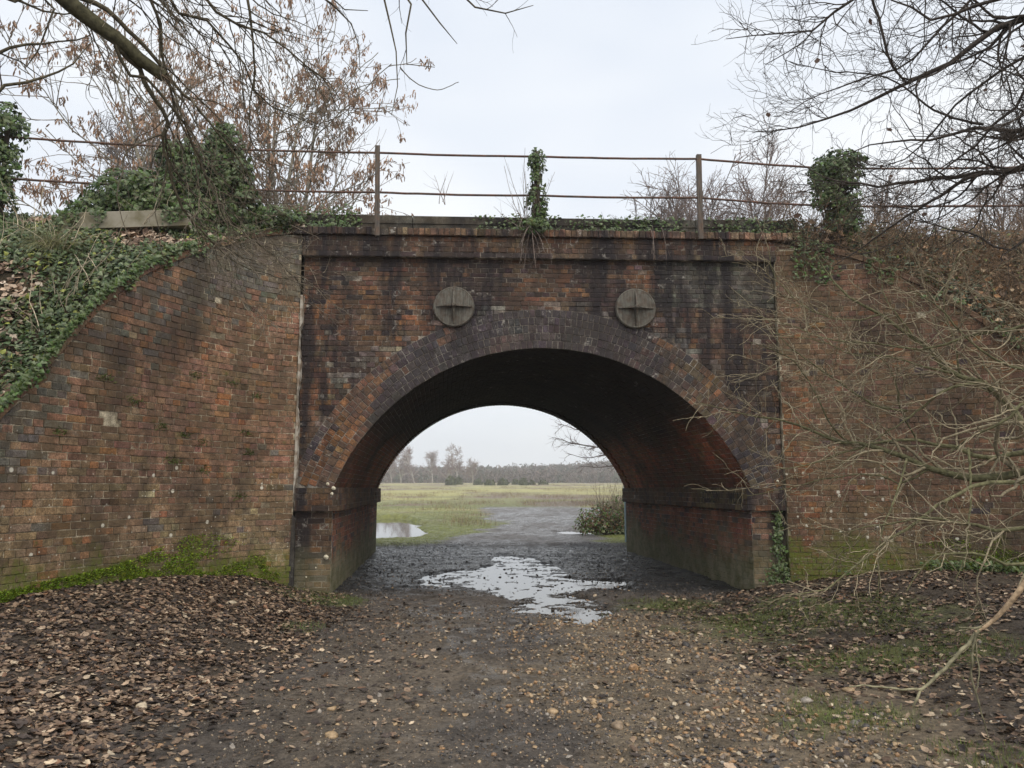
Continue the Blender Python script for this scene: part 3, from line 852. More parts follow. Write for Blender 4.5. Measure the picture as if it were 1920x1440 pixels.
# pattress plates
for (s, side) in ((-0.81, 'left'), (1.735, 'right')):
    pl = empty('pattress_plate', (s, -0.012, 3.905), parent=bridge); pl['label'] = f'round iron tie plate with a cross rib, the {side} one'
    mb = MB(); m_ = 56; rr = 0.285
    prof = [(rr, 0.0), (rr, -0.045), (rr - 0.014, -0.058), (rr - 0.028, -0.056), (0.10, -0.066), (0.0, -0.07)]
    for k in range(len(prof) - 1):
        a0 = np.arange(m_) * 2 * math.pi / m_
        A = [(prof[k][0] * math.cos(a), prof[k][1], prof[k][0] * math.sin(a)) for a in a0]
        B = [(prof[k + 1][0] * math.cos(a), prof[k + 1][1], prof[k + 1][0] * math.sin(a)) for a in a0]
        mb.add(A + B, [(i, (i + 1) % m_, m_ + (i + 1) % m_, m_ + i) for i in range(m_)])
    mb.build('disc', M['plate'], pl)
    for rot in range(4):
        mb = MB(); a = rot * math.pi / 2
        V = []
        for (r0, hgt, wd) in ((0.03, 0.10, 0.020), (0.245, 0.012, 0.013)):
            V += [(r0, -0.055, -wd), (r0, -0.055, wd), (r0, -0.062 - hgt, wd * .6), (r0, -0.062 - hgt, -wd * .6)]
        V = np.array(V); ca, sa = math.cos(a), math.sin(a)
        V = np.c_[V[:, 0] * ca - V[:, 2] * sa, V[:, 1], V[:, 0] * sa + V[:, 2] * ca]
        mb.add(V, [(0, 1, 5, 4), (1, 2, 6, 5), (2, 3, 7, 6), (3, 0, 4, 7), (4, 5, 6, 7)])
        mb.build('rib', M['plate'], pl)
    mb = MB(); mb.tube([(0, -0.06, 0), (0, -0.175, 0), (0, -0.195, 0)], [0.04, 0.038, 0.022], 6); mb.build('bolt', M['plate'], pl)

# ---------------------------------------------------------------- wing walls
def catmull(P, n=24):
    P = np.array(P, float); P = np.vstack([2 * P[0] - P[1], P, 2 * P[-1] - P[-2]]); out = []
    for i in range(1, len(P) - 2):
        p0, p1, p2, p3 = P[i - 1:i + 3]
        for k in range(n):
            t_ = k / n
            out.append(.5 * ((2 * p1) + (-p0 + p2) * t_ + (2 * p0 - 5 * p1 + 4 * p2 - p3) * t_ * t_ + (-p0 + 3 * p1 - 3 * p2 + p3) * t_ ** 3))
    out.append(P[-2]); return np.array(out)
CL = catmull([(-2.893, 10.304), (-3.3, 10.0), (-3.75, 9.25), (-4.2, 8.15), (-4.58, 6.95), (-4.85, 5.8), (-5.0, 4.6)])
CRr = catmull([(3.741, 10.593), (4.4, 10.55), (5.1, 10.4), (5.9, 10.1), (6.7, 9.6), (7.4, 8.9)])
TOPL = ([0, .36, .69, .91, 1.14, 1.39, 1.66, 1.96, 2.27, 2.58, 2.89, 3.21, 3.52, 3.84, 4.3, 5.0, 6.3], [4.897, 4.85, 4.70, 4.58, 4.47, 4.35, 4.20, 4.02, 3.82, 3.57, 3.26, 2.87, 2.47, 2.08, 1.6, 1.0, 0.5])
TOPR = ([0, .33, .66, 1.01, 1.19, 1.38, 1.58, 1.79, 2.01, 2.23, 2.46, 2.70, 2.94, 3.4, 4.2], [4.897, 4.82, 4.74, 4.64, 4.56, 4.46, 4.34, 4.22, 4.06, 3.88, 3.67, 3.44, 3.20, 2.75, 2.0])
class Curve:
    def __init__(self, P, flip):
        self.P = P; d = np.r_[0, np.cumsum(np.hypot(*np.diff(P, axis=0).T))]; self.d = d; self.L = d[-1]; self.flip = flip
        T = np.gradient(P, d, axis=0); self.T = norm(T)
    def at(self, u):
        return np.interp(u, self.d, self.P[:, 0]), np.interp(u, self.d, self.P[:, 1])
    def nrm(self, u):
        tx, ty = np.interp(u, self.d, self.T[:, 0]), np.interp(u, self.d, self.T[:, 1])
        return (-ty, tx) if self.flip else (ty, -tx)
    def map(self, u, v, d):
        x, y = self.at(u); nx_, ny_ = self.nrm(u)
        bat = d - 0.012 * (v - 1.0)
        return np.stack([x + nx_ * bat, y + ny_ * bat, v], -1)

def wing(curve, top, label, colf, zmin):
    base = np.array([curve.P[0][0], curve.P[0][1], 0.0])
    w = empty('wing_wall', tuple(base)); tag(w, label, 'wing wall', kind='thing')
    fm = lambda u, v, d: curve.map(u, v, d) - base
    topf = lambda u: np.interp(u, top[0], top[1]) - 0.004
    wb_ = Bricks(); z = zmin; r_ = 0
    while z < 4.9:
        for (p, q) in rows(0.0, curve.L, r_, off=rng.uniform(-0.02, 0.02)):
            tz = float(topf((p + q) / 2))
            if z + 0.02 > max(topf(p), topf(q)): continue
            cl = topf if z + 0.08 > min(topf(p), topf(q)) else None
            rag = rng.random()
            pr = rng.normal(0.001, 0.003) if rag > 0.003 else -0.016
            wb_.add(p, q, z + 0.0042, z + 0.0711, colf((p + q) / 2, z, tz), proud=pr, back=0.05, ch=0.003, jit=0.0018, clip=cl)
        z += 0.0753; r_ += 1
    sing, rest = largest(wb_, curve.map, 300)
    wb_.singles('brick', sing, fm, M['brick_wing_o'], w)
    wb_.mass('brickwork', rest, fm, M['brick_wing'], w)
    us = np.linspace(0, curve.L, 70); tp = np.interp(us, top[0], top[1])
    a = fm(us, np.full(70, -0.3), np.full(70, -0.0075)); b = fm(us, tp, np.full(70, -0.0075))
    c_ = fm(us, tp, np.full(70, -0.34)); d_ = fm(us, np.full(70, -0.3), np.full(70, -0.34))
    mb = MB(); V = np.vstack([a, b, c_, d_])
    fl = [(i, i + 1, 70 + i + 1, 70 + i) for i in range(69)] + [(70 + i, 71 + i, 141 + i, 140 + i) for i in range(69)] + [(140 + i, 141 + i, 211 + i, 210 + i) for i in range(69)] + [(0, 70, 140, 210), (69, 209 + 70, 209, 139)]
    mb.add(V, fl); mb.build('mortar_core', M['mortar_wing'], w)
    # sloping coping
    cp_ = empty('coping', parent=w)
    u = 0.28
    while u < curve.L - 0.25:
        wd = 0.23
        uu = np.array([u + .004, u + wd - .004]); tz = np.interp(uu, top[0], top[1])
        V = []
        for (dd, dh) in ((0.03, 0.0), (0.034, 0.075), (0.02, 0.09), (-0.30, 0.09), (-0.30, 0.0)):
            V.append(fm(uu, tz + dh + rng.normal(0, 0.004), np.full(2, dd + rng.normal(0, 0.004))))
        V = np.stack(V, 1).reshape(-1, 3); c0 = V.mean(0)
        F = [(i, (i + 1) % 5, 5 + (i + 1) % 5, 5 + i) for i in range(5)]
        me_ = mesh_np('coping_brick', V - c0, [np.array(F), np.array([(4, 3, 2, 1, 0), (5, 6, 7, 8, 9)])])
        o = obj('coping_brick', me_, M['brick_wing_o'], cp_, tuple(c0)); cc = jitter(RED * 0.75 if rng.random() < .7 else BROWN); o.color = (cc[0], cc[1], cc[2], 1)
        u += wd
    return w
OLIVE = np.array([0.28, 0.21, 0.12])
def col_left(u, z, tz):
    n1 = float(fbm(u * 0.8, z * 0.9, 2, 91, 3)); n2 = float(fbm(u * 1.5, z * 1.1, 4, 93, 3)); r_ = rng.random()
    g_ = float(sm(-(tz - z), -1.25, -0.3)) * (1.0 if u < 3.0 else 0.6) * (0.35 + 0.9 * float(sm(n1, 0.38, 0.55))) + 0.015
    if r_ < g_: return jitter(GREY, 0.10)
    lo = float(sm(-z, -1.9, -0.7)) * 0.75
    c = RED * 1.16 * (1 - lo) + OLIVE * lo
    dk = float(sm(n2, 0.52, 0.66)) * 0.6
    c = c * (1 - dk) + BROWN * 0.6 * dk
    a_ = rng.random()
    if a_ < 0.06: c = ORANGE * 0.9
    elif a_ < 0.10: c = c * 0.55
    elif a_ < 0.104: c = BUFF
    return jitter(c, 0.11)
def col_right(u, z, tz):
    r_ = rng.random(); n1 = float(fbm(u * 0.9, z * 0.9, 7, 95, 3))
    if u < 0.35 and z < 3: return jitter(ORANGE * 0.62 if r_ < 0.5 else RED * .85, 0.1)
    c = RED * 0.85 * (1 - float(sm(n1, 0.45, 0.65)) * 0.6) + BROWN * 0.62 * float(sm(n1, 0.45, 0.65)) * 0.6
    lo = float(sm(-z, -1.5, -0.5)) * 0.6; c = c * (1 - lo) + OLIVE * 0.75 * lo
    if r_ < 0.05: c = ORANGE * .7
    elif r_ < 0.09: c = PLUM * 1.2
    return jitter(c, 0.11)
cl, crv = Curve(CL, False), Curve(CRr, True)
# outward normal must face the camera side
def fix(cu):
    x, y = cu.at(1.0); nx_, ny_ = cu.nrm(1.0)
    if nx_ * (0 - x) + ny_ * (5 - y) < 0: cu.flip = not cu.flip
fix(cl); fix(crv)
wingL = wing(cl, TOPL, 'tall curved brick wing wall left of the arch with moss along its foot', col_left, -0.13)
wingR = wing(crv, TOPR, 'brick wing wall right of the arch behind bare branches', col_right, -0.13)

# ---------------------------------------------------------------- embankment
t = NT('embankment_soil')
c = t.mix(t.ramp(t.noise(3, 5, .6), 0.4, 0.65), (0.035, 0.028, 0.018), (0.09, 0.065, 0.04))
t.bump(t.noise(12, 6, .7), 0.8, 0.05)
M['bank'] = t.fin(c, 0.95, 0.1)
def bankL(x, y):
    """height of the left bank (behind the curved wall), by distance along y"""
    px = CL[::-1]; ut = np.interp(CL[::-1][:, 1], CL[::-1][:, 1], cl.d[::-1])
    tz = np.interp(np.interp(y, CL[::-1][:, 1], cl.d[::-1]), TOPL[0], TOPL[1])
    wx_ = np.interp(y, CL[::-1][:, 1], CL[::-1][:, 0])
    away = np.clip(wx_ - x, 0, 20)
    z = tz + 0.02 + 0.16 * sm(away, 0.2, 1.4) + 0.35 * sm(away, 1.0, 4.0) * sm(-y, -9.6, -7)
    z = np.where(y > 10.25, 5.02 + 0.0 * y, z)
    z = np.minimum(z, 5.12)
    z = z + (fbm(x * 2.5, y * 2.5, 0, 101, 3) - 0.5) * 0.14 * sm(away, 0.25, 0.7)
    back = sm(y, 17.6, 22.5)
    return z * (1 - back) - 0.5 * back
def bankR(x, y):
    tz = np.interp(np.interp(x, CRr[:, 0], crv.d), TOPR[0], TOPR[1])
    wy_ = np.interp(x, CRr[:, 0], CRr[:, 1])
    aw = np.clip(y - wy_, 0, 20)
    z = np.minimum(tz + 0.03 + 1.25 * np.clip(aw - 0.12, 0, 10), 5.10)
    z = z + (fbm(x * 2.5, y * 2.5, 0, 103, 3) - 0.5) * 0.16 * sm(aw, 0.25, 0.7)
    back = sm(y, 17.9, 22.5)
    return z * (1 - back) - 0.5 * back
ny_, nx_ = 150, 70
yy = np.linspace(4.7, 23, ny_)[:, None]; fr = np.linspace(0, 1, nx_)[None]
wx_ = np.where(yy < 10.3, np.interp(yy, CL[::-1][:, 1], CL[::-1][:, 0]) - 0.20, np.where(yy < 17.7, -3.2, -3.9))
XX = wx_ * (1 - fr ** 1.6) + (-24.0) * fr ** 1.6; YY = yy + 0 * fr
V = np.stack([XX.ravel(), YY.ravel(), bankL(XX.ravel(), YY.ravel())], -1)
ii = (np.arange(ny_ - 1)[:, None] * nx_ + np.arange(nx_ - 1)[None]).ravel()
o = obj('embankment', mesh_np('embankment', V, np.stack([ii, ii + nx_, ii + nx_ + 1, ii + 1], -1), smooth=True), M['bank']); tag(o, 'left railway embankment', kind='structure')
ny_, nx_ = 110, 110
xx = np.linspace(3.4, 24, nx_)[:, None] ; fr = np.linspace(0, 1, ny_)[None]
xq = np.clip(xx, 3.75, 7.4)
w0 = np.where(xx < 3.8, 10.95, np.where(xx > 7.4, 8.9, np.interp(xq, CRr[:, 0], CRr[:, 1]) + 0.20))
YY = w0 * (1 - fr) + 23 * fr; XX = xx + 0 * fr
zz = bankR(XX.ravel(), YY.ravel()); zz = np.where((XX.ravel() < 3.3) & (YY.ravel() > 17.8), -0.5, zz)
V = np.stack([XX.ravel(), YY.ravel(), zz], -1)
ii = (np.arange(nx_ - 1)[:, None] * ny_ + np.arange(ny_ - 1)[None]).ravel()
o = obj('embankment', mesh_np('embankment', V, np.stack([ii, ii + ny_, ii + ny_ + 1, ii + 1], -1), smooth=True), M['bank']); tag(o, 'right railway embankment', kind='structure')

# concrete beam lying on the crest of the left bank
cbm = MB()
Pa, Pb = np.array([-5.66, 9.30, 4.72]), np.array([-4.16, 9.55, 4.86])
e = norm(Pb - Pa); sd_ = norm(np.cross(e, [0, 0, 1])); up_ = np.cross(sd_, e)
V = [p + sd_ * a + up_ * b for p in (Pa, Pb) for (a, b) in ((0.10, -0.13), (0.10, 0.075), (0.092, 0.083), (-0.10, 0.083), (-0.10, -0.13))]
cbm.add(V, [(i, (i + 1) % 5, 5 + (i + 1) % 5, 5 + i) for i in range(5)])
cbm.f3.append(np.array([(0, 2, 1), (0, 3, 2), (0, 4, 3), (5, 6, 7), (5, 7, 8), (5, 8, 9)]))
o = cbm.build('concrete_beam', M['concrete']); tag(o, 'pale concrete beam lying along the top of the left bank', 'beam')

# ---------------------------------------------------------------- railing
rail = empty('railing', tuple(W(np.array([-1.9, -0.2, 4.9])))); tag(rail, 'rusty two-rail iron railing along the top of the bridge', 'railing')
RB = np.array(rail.location)
POSTS = [(-8.9, 9.45, 4.6, 6.12), (-6.75, 9.75, 4.5, 6.15), (-4.3, 10.08, 4.7, 6.13), (-1.86, 10.24, 4.86, 6.17), (0.35, 10.36, 4.9, 6.14), (2.66, 10.44, 4.88, 6.13), (4.75, 10.78, 4.6, 6.13), (8.3, 10.70, 4.4, 6.15), (10.8, 10.5, 4.2, 6.17)]
for k, (px, py, pz0, pz1) in enumerate(POSTS):
    mb = MB(); ln = rng.normal(0, 0.008, 2)
    w_ = 0.034
    # angle iron post
    for (xa, xb, ya, yb) in ((-w_, w_, -0.006, 0.006), (-w_, -w_ + 0.012, 0.006, 0.06)):
        V = np.array([(x, y, z) for z in (pz0, pz1) for y in (ya, yb) for x in (xa, xb)])
        V[4:, 0] += ln[0] - (0.02 if k == 3 else 0); V += np.array([px, py, 0]) - RB * np.array([1, 1, 1]) * 1.0
        mb.add(V, [(0, 2, 3, 1), (4, 5, 7, 6), (0, 1, 5, 4), (1, 3, 7, 5), (3, 2, 6, 7), (2, 0, 4, 6)])
    mb.build('post', M['post'], rail)
for zr in (6.07, 5.49):
    P = []
    for k in range(len(POSTS) - 1):
        a, b = np.array(POSTS[k][:2] + (zr,)), np.array(POSTS[k + 1][:2] + (zr,))
        for q in np.linspace(0, 1, 12, endpoint=False):
            sag = -0.012 * math.sin(math.pi * q)
            P.append(a * (1 - q) + b * q + np.array([0, 0.02, sag + rng.normal(0, 0.0015)]))
    P.append(np.array(POSTS[-1][:2] + (zr,)))
    mb = MB(); mb.tube(np.array(P) - RB, 0.0165, 8); mb.build('rail', M['rail'], rail, smooth=True)

# ---------------------------------------------------------------- leaf templates
# ivy: five-pointed leaf folded along the midrib
IVY_V = np.array([(0, 0, 0), (-0.42, 0.12, -0.06), (-0.30, 0.48, -0.03), (-0.24, 0.62, -0.05), (0, 1.0, -0.10), (0.24, 0.62, -0.05), (0.30, 0.48, -0.03), (0.42, 0.12, -0.06), (0, 0.45, 0.06)])
IVY_F = [(8, 0, 1), (8, 1, 2), (8, 2, 4), (8, 4, 6), (8, 6, 7), (8, 7, 0)]
# fallen oak / birch leaf, curled
def leaf_variants(n):
    out = []
    for _ in range(n):
        w = rng.uniform(0.28, 0.42); cu = rng.uniform(-0.25, 0.35); tw = rng.uniform(-0.2, 0.2)
        pts = []
        for k, yv in enumerate(np.linspace(0, 1, 6)):
            ww = w * math.sin(math.pi * min(yv * 0.92 + 0.06, 1)) * (1.0 if k % 2 == 0 else 0.72) + 0.01
            zc_ = cu * (yv - 0.5) ** 2 * 1.6
            pts += [(-ww, yv - 0.5, zc_ + abs(cu) * ww * 0.9 + tw * (yv - .5) * -ww), (0, yv - 0.5, zc_), (ww, yv - 0.5, zc_ + abs(cu) * ww * 0.9 + tw * (yv - .5) * ww)]
        out.append(pts)
    return np.array(out)
LIT_V = leaf_variants(10)
LIT_F = [q for k in range(5) for q in ((3 * k, 3 * k + 1, 3 * k + 4, 3 * k + 3), (3 * k + 1, 3 * k + 2, 3 * k + 5, 3 * k + 4))]
BLADE_V = np.array([(-0.06, 0, 0), (0.06, 0, 0), (0.045, 0.10, 0.5), (-0.045, 0.10, 0.5), (0, 0.30, 0.95)])
BLADE_F3 = [(0, 1, 2), (0, 2, 3), (3, 2, 4)]

def ivy_tint(n, dark=1.0, pale=0.12):
    base = np.array([0.068, 0.105, 0.026]) * dark
    c = base * rng.uniform(0.6, 1.6, (n, 1)) * (1 + rng.normal(0, 0.1, (n, 3)))
    m = rng.random(n) < pale
    c[m] = np.array([0.15, 0.19, 0.09]) * rng.uniform(0.7, 1.3, (m.sum(), 1))  # pale share of leaves: glossy highlights put into the tint
    return np.clip(c, 0.004, 1)

def ivy_mass(name, label, cat, blobs, n, size=0.055, parent_at=None, group=None, dark=1.0, stems=True, brown=0.0):
    """blobs: (centre, radii) ellipsoids filled with leaves towards their skin"""
    blobs = [(np.array(c_, float), np.array(r_, float)) for c_, r_ in blobs]
    vol = np.array([r_[0] * r_[2] + r_[1] * r_[2] for _, r_ in blobs]); pr = vol / vol.sum()
    k = rng.choice(len(blobs), n, p=pr)
    d = norm(rng.normal(0, 1, (n, 3)))
    rad = 1 - 0.55 * rng.random(n) ** 2
    c0 = np.array([b[0] for b in blobs])[k]; r0 = np.array([b[1] for b in blobs])[k]
    lump = 0.72 + 0.55 * fbm(d[:, 0] * 2.2 + k * 7, d[:, 1] * 2.2, d[:, 2] * 2.2, 111, 3)
    pos = c0 + d * r0 * (rad * lump)[:, None]
    gapn = fbm(pos[:, 0] * 5, pos[:, 1] * 5, pos[:, 2] * 5, 117, 3)
    kp = gapn > 0.43; pos, d, k = pos[kp], d[kp], k[kp]; n = len(pos)
    base = np.array(parent_at) if parent_at is not None else blobs[0][0]
    root = empty(name, tuple(base)); tag(root, label, cat, group)
    up = d * np.array([1, 1, 0.6]) + np.array([0, -0.35, 0.35])
    Mx = rotmats(n, up, rng, 0.5)
    ti = ivy_tint(n, dark)
    if brown:
        m = rng.random(n) < brown
        ti[m] = np.array([0.16, 0.09, 0.045]) * rng.uniform(0.5, 1.3, (m.sum(), 1))
    scatter('foliage', IVY_V, IVY_F, pos - base, Mx, size * rng.uniform(0.4, 1.6, n), ti, M['leaf'], root)
    if stems:
        ns = 26
        K = 7
        a = base + np.c_[rng.normal(0, 0.05, (ns, 2)), np.zeros(ns)]
        kk = rng.choice(len(blobs), ns, p=pr)
        b = np.array([blobs[i][0] + blobs[i][1] * norm(rng.normal(0, 1, 3)) * 0.85 for i in kk])
        q = np.linspace(0, 1, K)[None, :, None]
        P = a[:, None] * (1 - q) + b[:, None] * q + rng.normal(0, 0.03, (ns, K, 3)) * np.sin(q * math.pi)
        Vt, Ft = tubes(P - base, np.linspace(0.010, 0.003, K)[None].repeat(ns, 0), 4)
        obj('stem', mesh_np('stem', Vt, Ft, np.tile([0.09, 0.07, 0.05], (len(Vt), 1))), M['bark'], root)
    return root

# ivy-wrapped posts and bushes along the parapet
ivy_mass('ivy', 'narrow ivy growing up the middle railing post', 'ivy', [((0.35, 10.33, 5.98), (0.13, 0.12, 0.20)), ((0.34, 10.33, 5.70), (0.085, 0.08, 0.24)), ((0.34, 10.32, 5.40), (0.17, 0.14, 0.24)), ((0.37, 10.34, 5.14), (0.12, 0.1, 0.2)), ((0.30, 10.28, 5.02), (0.22, 0.14, 0.10))], 2600, 0.042, (0.35, 10.36, 4.92))
ivy_mass('ivy', 'thick ivy bush smothering the right railing post', 'ivy', [((4.76, 10.7, 6.02), (0.38, 0.30, 0.30)), ((4.70, 10.68, 5.66), (0.34, 0.30, 0.42)), ((4.82, 10.7, 5.25), (0.26, 0.25, 0.40)), ((5.0, 10.7, 6.12), (0.16, 0.16, 0.14)), ((4.45, 10.7, 5.9), (0.14, 0.14, 0.2))], 6800, 0.05, (4.75, 10.78, 4.6), dark=0.95)
ivy_mass('ivy', 'ivy column at the far left end of the railing', 'ivy', [((-6.82, 9.7, 6.15), (0.34, 0.30, 0.36)), ((-6.88, 9.65, 5.65), (0.36, 0.32, 0.5)), ((-6.9, 9.6, 5.0), (0.42, 0.35, 0.55)), ((-6.95, 9.5, 4.55), (0.6, 0.4, 0.35))], 8200, 0.055, (-6.85, 9.7, 4.4))
ivy_mass('ivy_bush', 'low rounded dark ivy bush above the concrete beam', 'bush', [((-5.15, 9.95, 5.25), (0.55, 0.4, 0.42)), ((-4.70, 10.0, 5.15), (0.45, 0.4, 0.36)), ((-5.55, 9.9, 5.02), (0.4, 0.35, 0.24)), ((-4.35, 10.0, 5.02), (0.4, 0.35, 0.28))], 9500, 0.06, (-5.1, 9.95, 4.85), dark=1.05)
ivy_mass('ivy_bush', 'tall dark ivy bush behind the hanging twigs on the left', 'bush', [((-4.62, 10.15, 5.85), (0.30, 0.3, 0.36)), ((-4.25, 10.15, 5.62), (0.40, 0.38, 0.45)), ((-4.0, 10.15, 6.1), (0.26, 0.26, 0.34)), ((-3.9, 10.15, 5.6), (0.34, 0.3, 0.42)), ((-3.75, 10.15, 5.2), (0.36, 0.33, 0.28)), ((-4.3, 10.1, 5.25), (0.45, 0.36, 0.3)), ((-3.3, 10.2, 5.08), (0.35, 0.3, 0.16))], 13500, 0.06, (-4.0, 10.15, 4.9), dark=0.85)

# ivy trailing over kerb and coping: one creeping cover
n = 5200
s = rng.uniform(-3.4, 4.3, n)
dens = fbm(s * 1.1, 0, 0, 121, 3) + 0.35 * sm(-s, 1.6, 2.4) + 0.25 * np.exp(-((s - 1.9) / 0.7) ** 2) + 0.35 * np.exp(-((s - 3.6) / 0.6) ** 2) + 0.3 * np.exp(-((s - 0.3) / 0.3) ** 2)
keep = rng.random(n) < sm(dens, 0.45, 0.85)
s = s[keep]; n = len(s)
zz = rng.random(n); pos = np.stack([s, 0.37 - 0.40 * sm(zz, 0.0, 0.0001) * 0 - 0.38 * (1 - sm(zz, 0.05, 0.45)) - 0.03 * rng.random(n), 5.02 + 0.37 * sm(zz, 0.25, 1.0)], -1)
pos[:, 1] = np.where(zz < 0.3, 0.36 - rng.random(n) * 0.42, 0.37 + rng.normal(0, 0.02, n))
pos[:, 2] = np.where(zz < 0.3, 5.03 + 0.05 * rng.random(n), 5.02 + 0.38 * rng.random(n))
big = s < -1.75
pos[big, 2] += rng.random(big.sum()) * 0.12
Mx = rotmats(n, np.tile([0, -0.8, 0.6], (n, 1)), rng, 0.5)
o = scatter('ivy_cover', IVY_V, IVY_F, W(pos), Mx, 0.045 * rng.uniform(0.5, 1.4, n), ivy_tint(n, 1.0, 0.25), M['leaf']); tag(o, 'ivy creeping over the kerb on top of the bridge', 'ivy', kind='stuff')

# ivy straggling over the ends and upper edge of the beam
n = 700; q = rng.random(n); q = q[(np.abs(q - 0.5) + (fbm(q * 9, 0, 0, 147, 3) - 0.5) * 0.9) > 0.30]; n = len(q)
pos = Pa[None] * (1 - q[:, None]) + Pb[None] * q[:, None] + np.c_[rng.normal(0, 0.03, n), -0.13 + rng.normal(0, 0.03, n), 0.09 - rng.random(n) ** 1.7 * 0.2]
o = scatter('ivy_lip', IVY_V, IVY_F, pos, rotmats(n, np.tile([0, -0.9, 0.4], (n, 1)), rng, 0.45), 0.05 * rng.uniform(.5, 1.4, n), ivy_tint(n, 1.0, 0.2), M['leaf']); tag(o, 'ivy straggling over the concrete beam on the left bank', kind='stuff')

# ---------------------------------------------------------------- cover of the banks
def bank_cover(name, label, xy, zf, size, tints, wts, TV, TF, tilt, seed_, mat, lift=0.02, push=None):
    n = len(xy)
    z = zf(xy[:, 0], xy[:, 1])
    pos = np.c_[xy, z + rng.uniform(0, 1, n) * lift]
    k = rng.choice(len(tints), n, p=np.array(wts) / np.sum(wts))
    ti = np.array(tints)[k] * rng.uniform(0.6, 1.45, (n, 1))
    up = np.tile(push if push is not None else np.array([0.0, -0.6, 0.8]), (n, 1))
    Mx = rotmats(n, up, rng, tilt)
    o = scatter(name, TV, TF, pos, Mx, size * rng.uniform(0.55, 1.4, n), ti, mat)
    tag(o, label, kind='stuff'); return o
def ptsL(n, patch, thr, a=0.0, b=5.5, y0=5.4, y1=10.35):
    y = rng.uniform(y0, y1, n); wx = np.interp(y, CL[::-1][:, 1], CL[::-1][:, 0])
    x = wx - 0.02 - a - rng.random(n) ** 1.4 * b
    m = fbm(x * 1.3, y * 1.3, 0, patch, 3) > thr
    return np.c_[x, y][m]
p1 = ptsL(42000, 131, 0.33)
bank_cover('ground_ivy', 'ivy and bramble leaves covering the left bank', p1, bankL, 0.055, [(0.05, 0.085, 0.026), (0.10, 0.135, 0.045), (0.16, 0.19, 0.10), (0.24, 0.26, 0.05)], [4, 3, 2.5, 0.8], IVY_V, IVY_F, 0.55, 1, M['leaf'], 0.12)
p2 = ptsL(17000, 137, 0.45)
bank_cover('fallen_leaves', 'dead brown leaves lying on the left bank', p2, bankL, 0.075, [(0.27, 0.18, 0.12), (0.42, 0.31, 0.22), (0.12, 0.075, 0.05), (0.52, 0.43, 0.33)], [4, 3, 2.5, 1.6], LIT_V, LIT_F, 0.5, 2, M['litter'], 0.06)
# ivy lip hanging over the wall top
n = 2800
u = rng.uniform(0.9, 4.3, n); u = u[(fbm(u * 1.6, 0, 0, 141, 3) > 0.36) & (rng.random(len(u)) < sm(u, 0.9, 2.2))]; n = len(u)
v = np.interp(u, TOPL[0], TOPL[1]) + 0.16 - rng.random(n) ** 2.0 * (0.05 + 0.20 * sm(fbm(u * 3.1, 0, 0, 143, 3), 0.45, 0.75))
pos = cl.map(u, v, 0.0 + rng.random(n) * 0.05)
o = scatter('ivy_lip', IVY_V, IVY_F, pos, rotmats(n, np.tile([0.7, -0.6, 0.4], (n, 1)), rng, 0.5), 0.05 * rng.uniform(.5, 1.4, n), ivy_tint(n, 1.1, 0.2), M['leaf']); tag(o, 'ivy trailing over the top of the left curved wall', kind='stuff')

def rand_stems(name, label, base, dirs, lens, r0, mat, tint, K=7, wig=0.12, grav=-0.05, parent=None, m=4):
    n = len(base)
    P = np.zeros((n, K, 3)); P[:, 0] = base; d = norm(dirs)
    for k in range(1, K):
        d = norm(d + rng.normal(0, wig, (n, 3)) + np.array([0, 0, grav]))
        P[:, k] = P[:, k - 1] + d * (lens / (K - 1))[:, None]
    r_ = r0[:, None] * np.linspace(1, 0.35, K)[None]
    V, F = tubes(P, r_, m)
    tt = np.repeat(np.asarray(tint) * rng.uniform(0.6, 1.4, (n, 1)), K * m, 0)
    o = obj(name, mesh_np(name, V, F, tt), mat, parent)
    if label: tag(o, label, kind='stuff')
    return o
# dry stalks standing on the left bank
q = ptsL(420, 151, 0.42, 0.3, 3.2, 6.3, 9.6); n = len(q)
b = np.c_[q, bankL(q[:, 0], q[:, 1])]
rand_stems('dry_stalks', 'pale dry stalks and canes on the left bank', b, np.c_[rng.normal(0.15, 0.4, n), rng.normal(-0.2, 0.3, n), np.ones(n)], rng.uniform(0.25, 0.9, n), rng.uniform(0.003, 0.008, n), M['bark'], np.array([0.46, 0.39, 0.28]), wig=0.16, grav=-0.08)
# tussock of dry grass
b = np.array([-5.25, 8.55, float(bankL(np.array([-5.25]), np.array([8.55]))[0])]); n = 260
rand_stems('grass_tussock', None, np.tile(b, (n, 1)) + rng.normal(0, 0.05, (n, 3)) * np.array([1, 1, 0.2]), np.c_[rng.normal(0, 0.6, n), rng.normal(-0.3, 0.5, n), np.ones(n)], rng.uniform(0.3, 0.55, n), np.full(n, 0.0022), M['grass'], np.array([0.26, 0.25, 0.12]), wig=0.1, grav=-0.3, m=3)
tag(bpy.data.objects['grass_tussock'], 'arching tussock of dry grass on the left bank', 'grass')

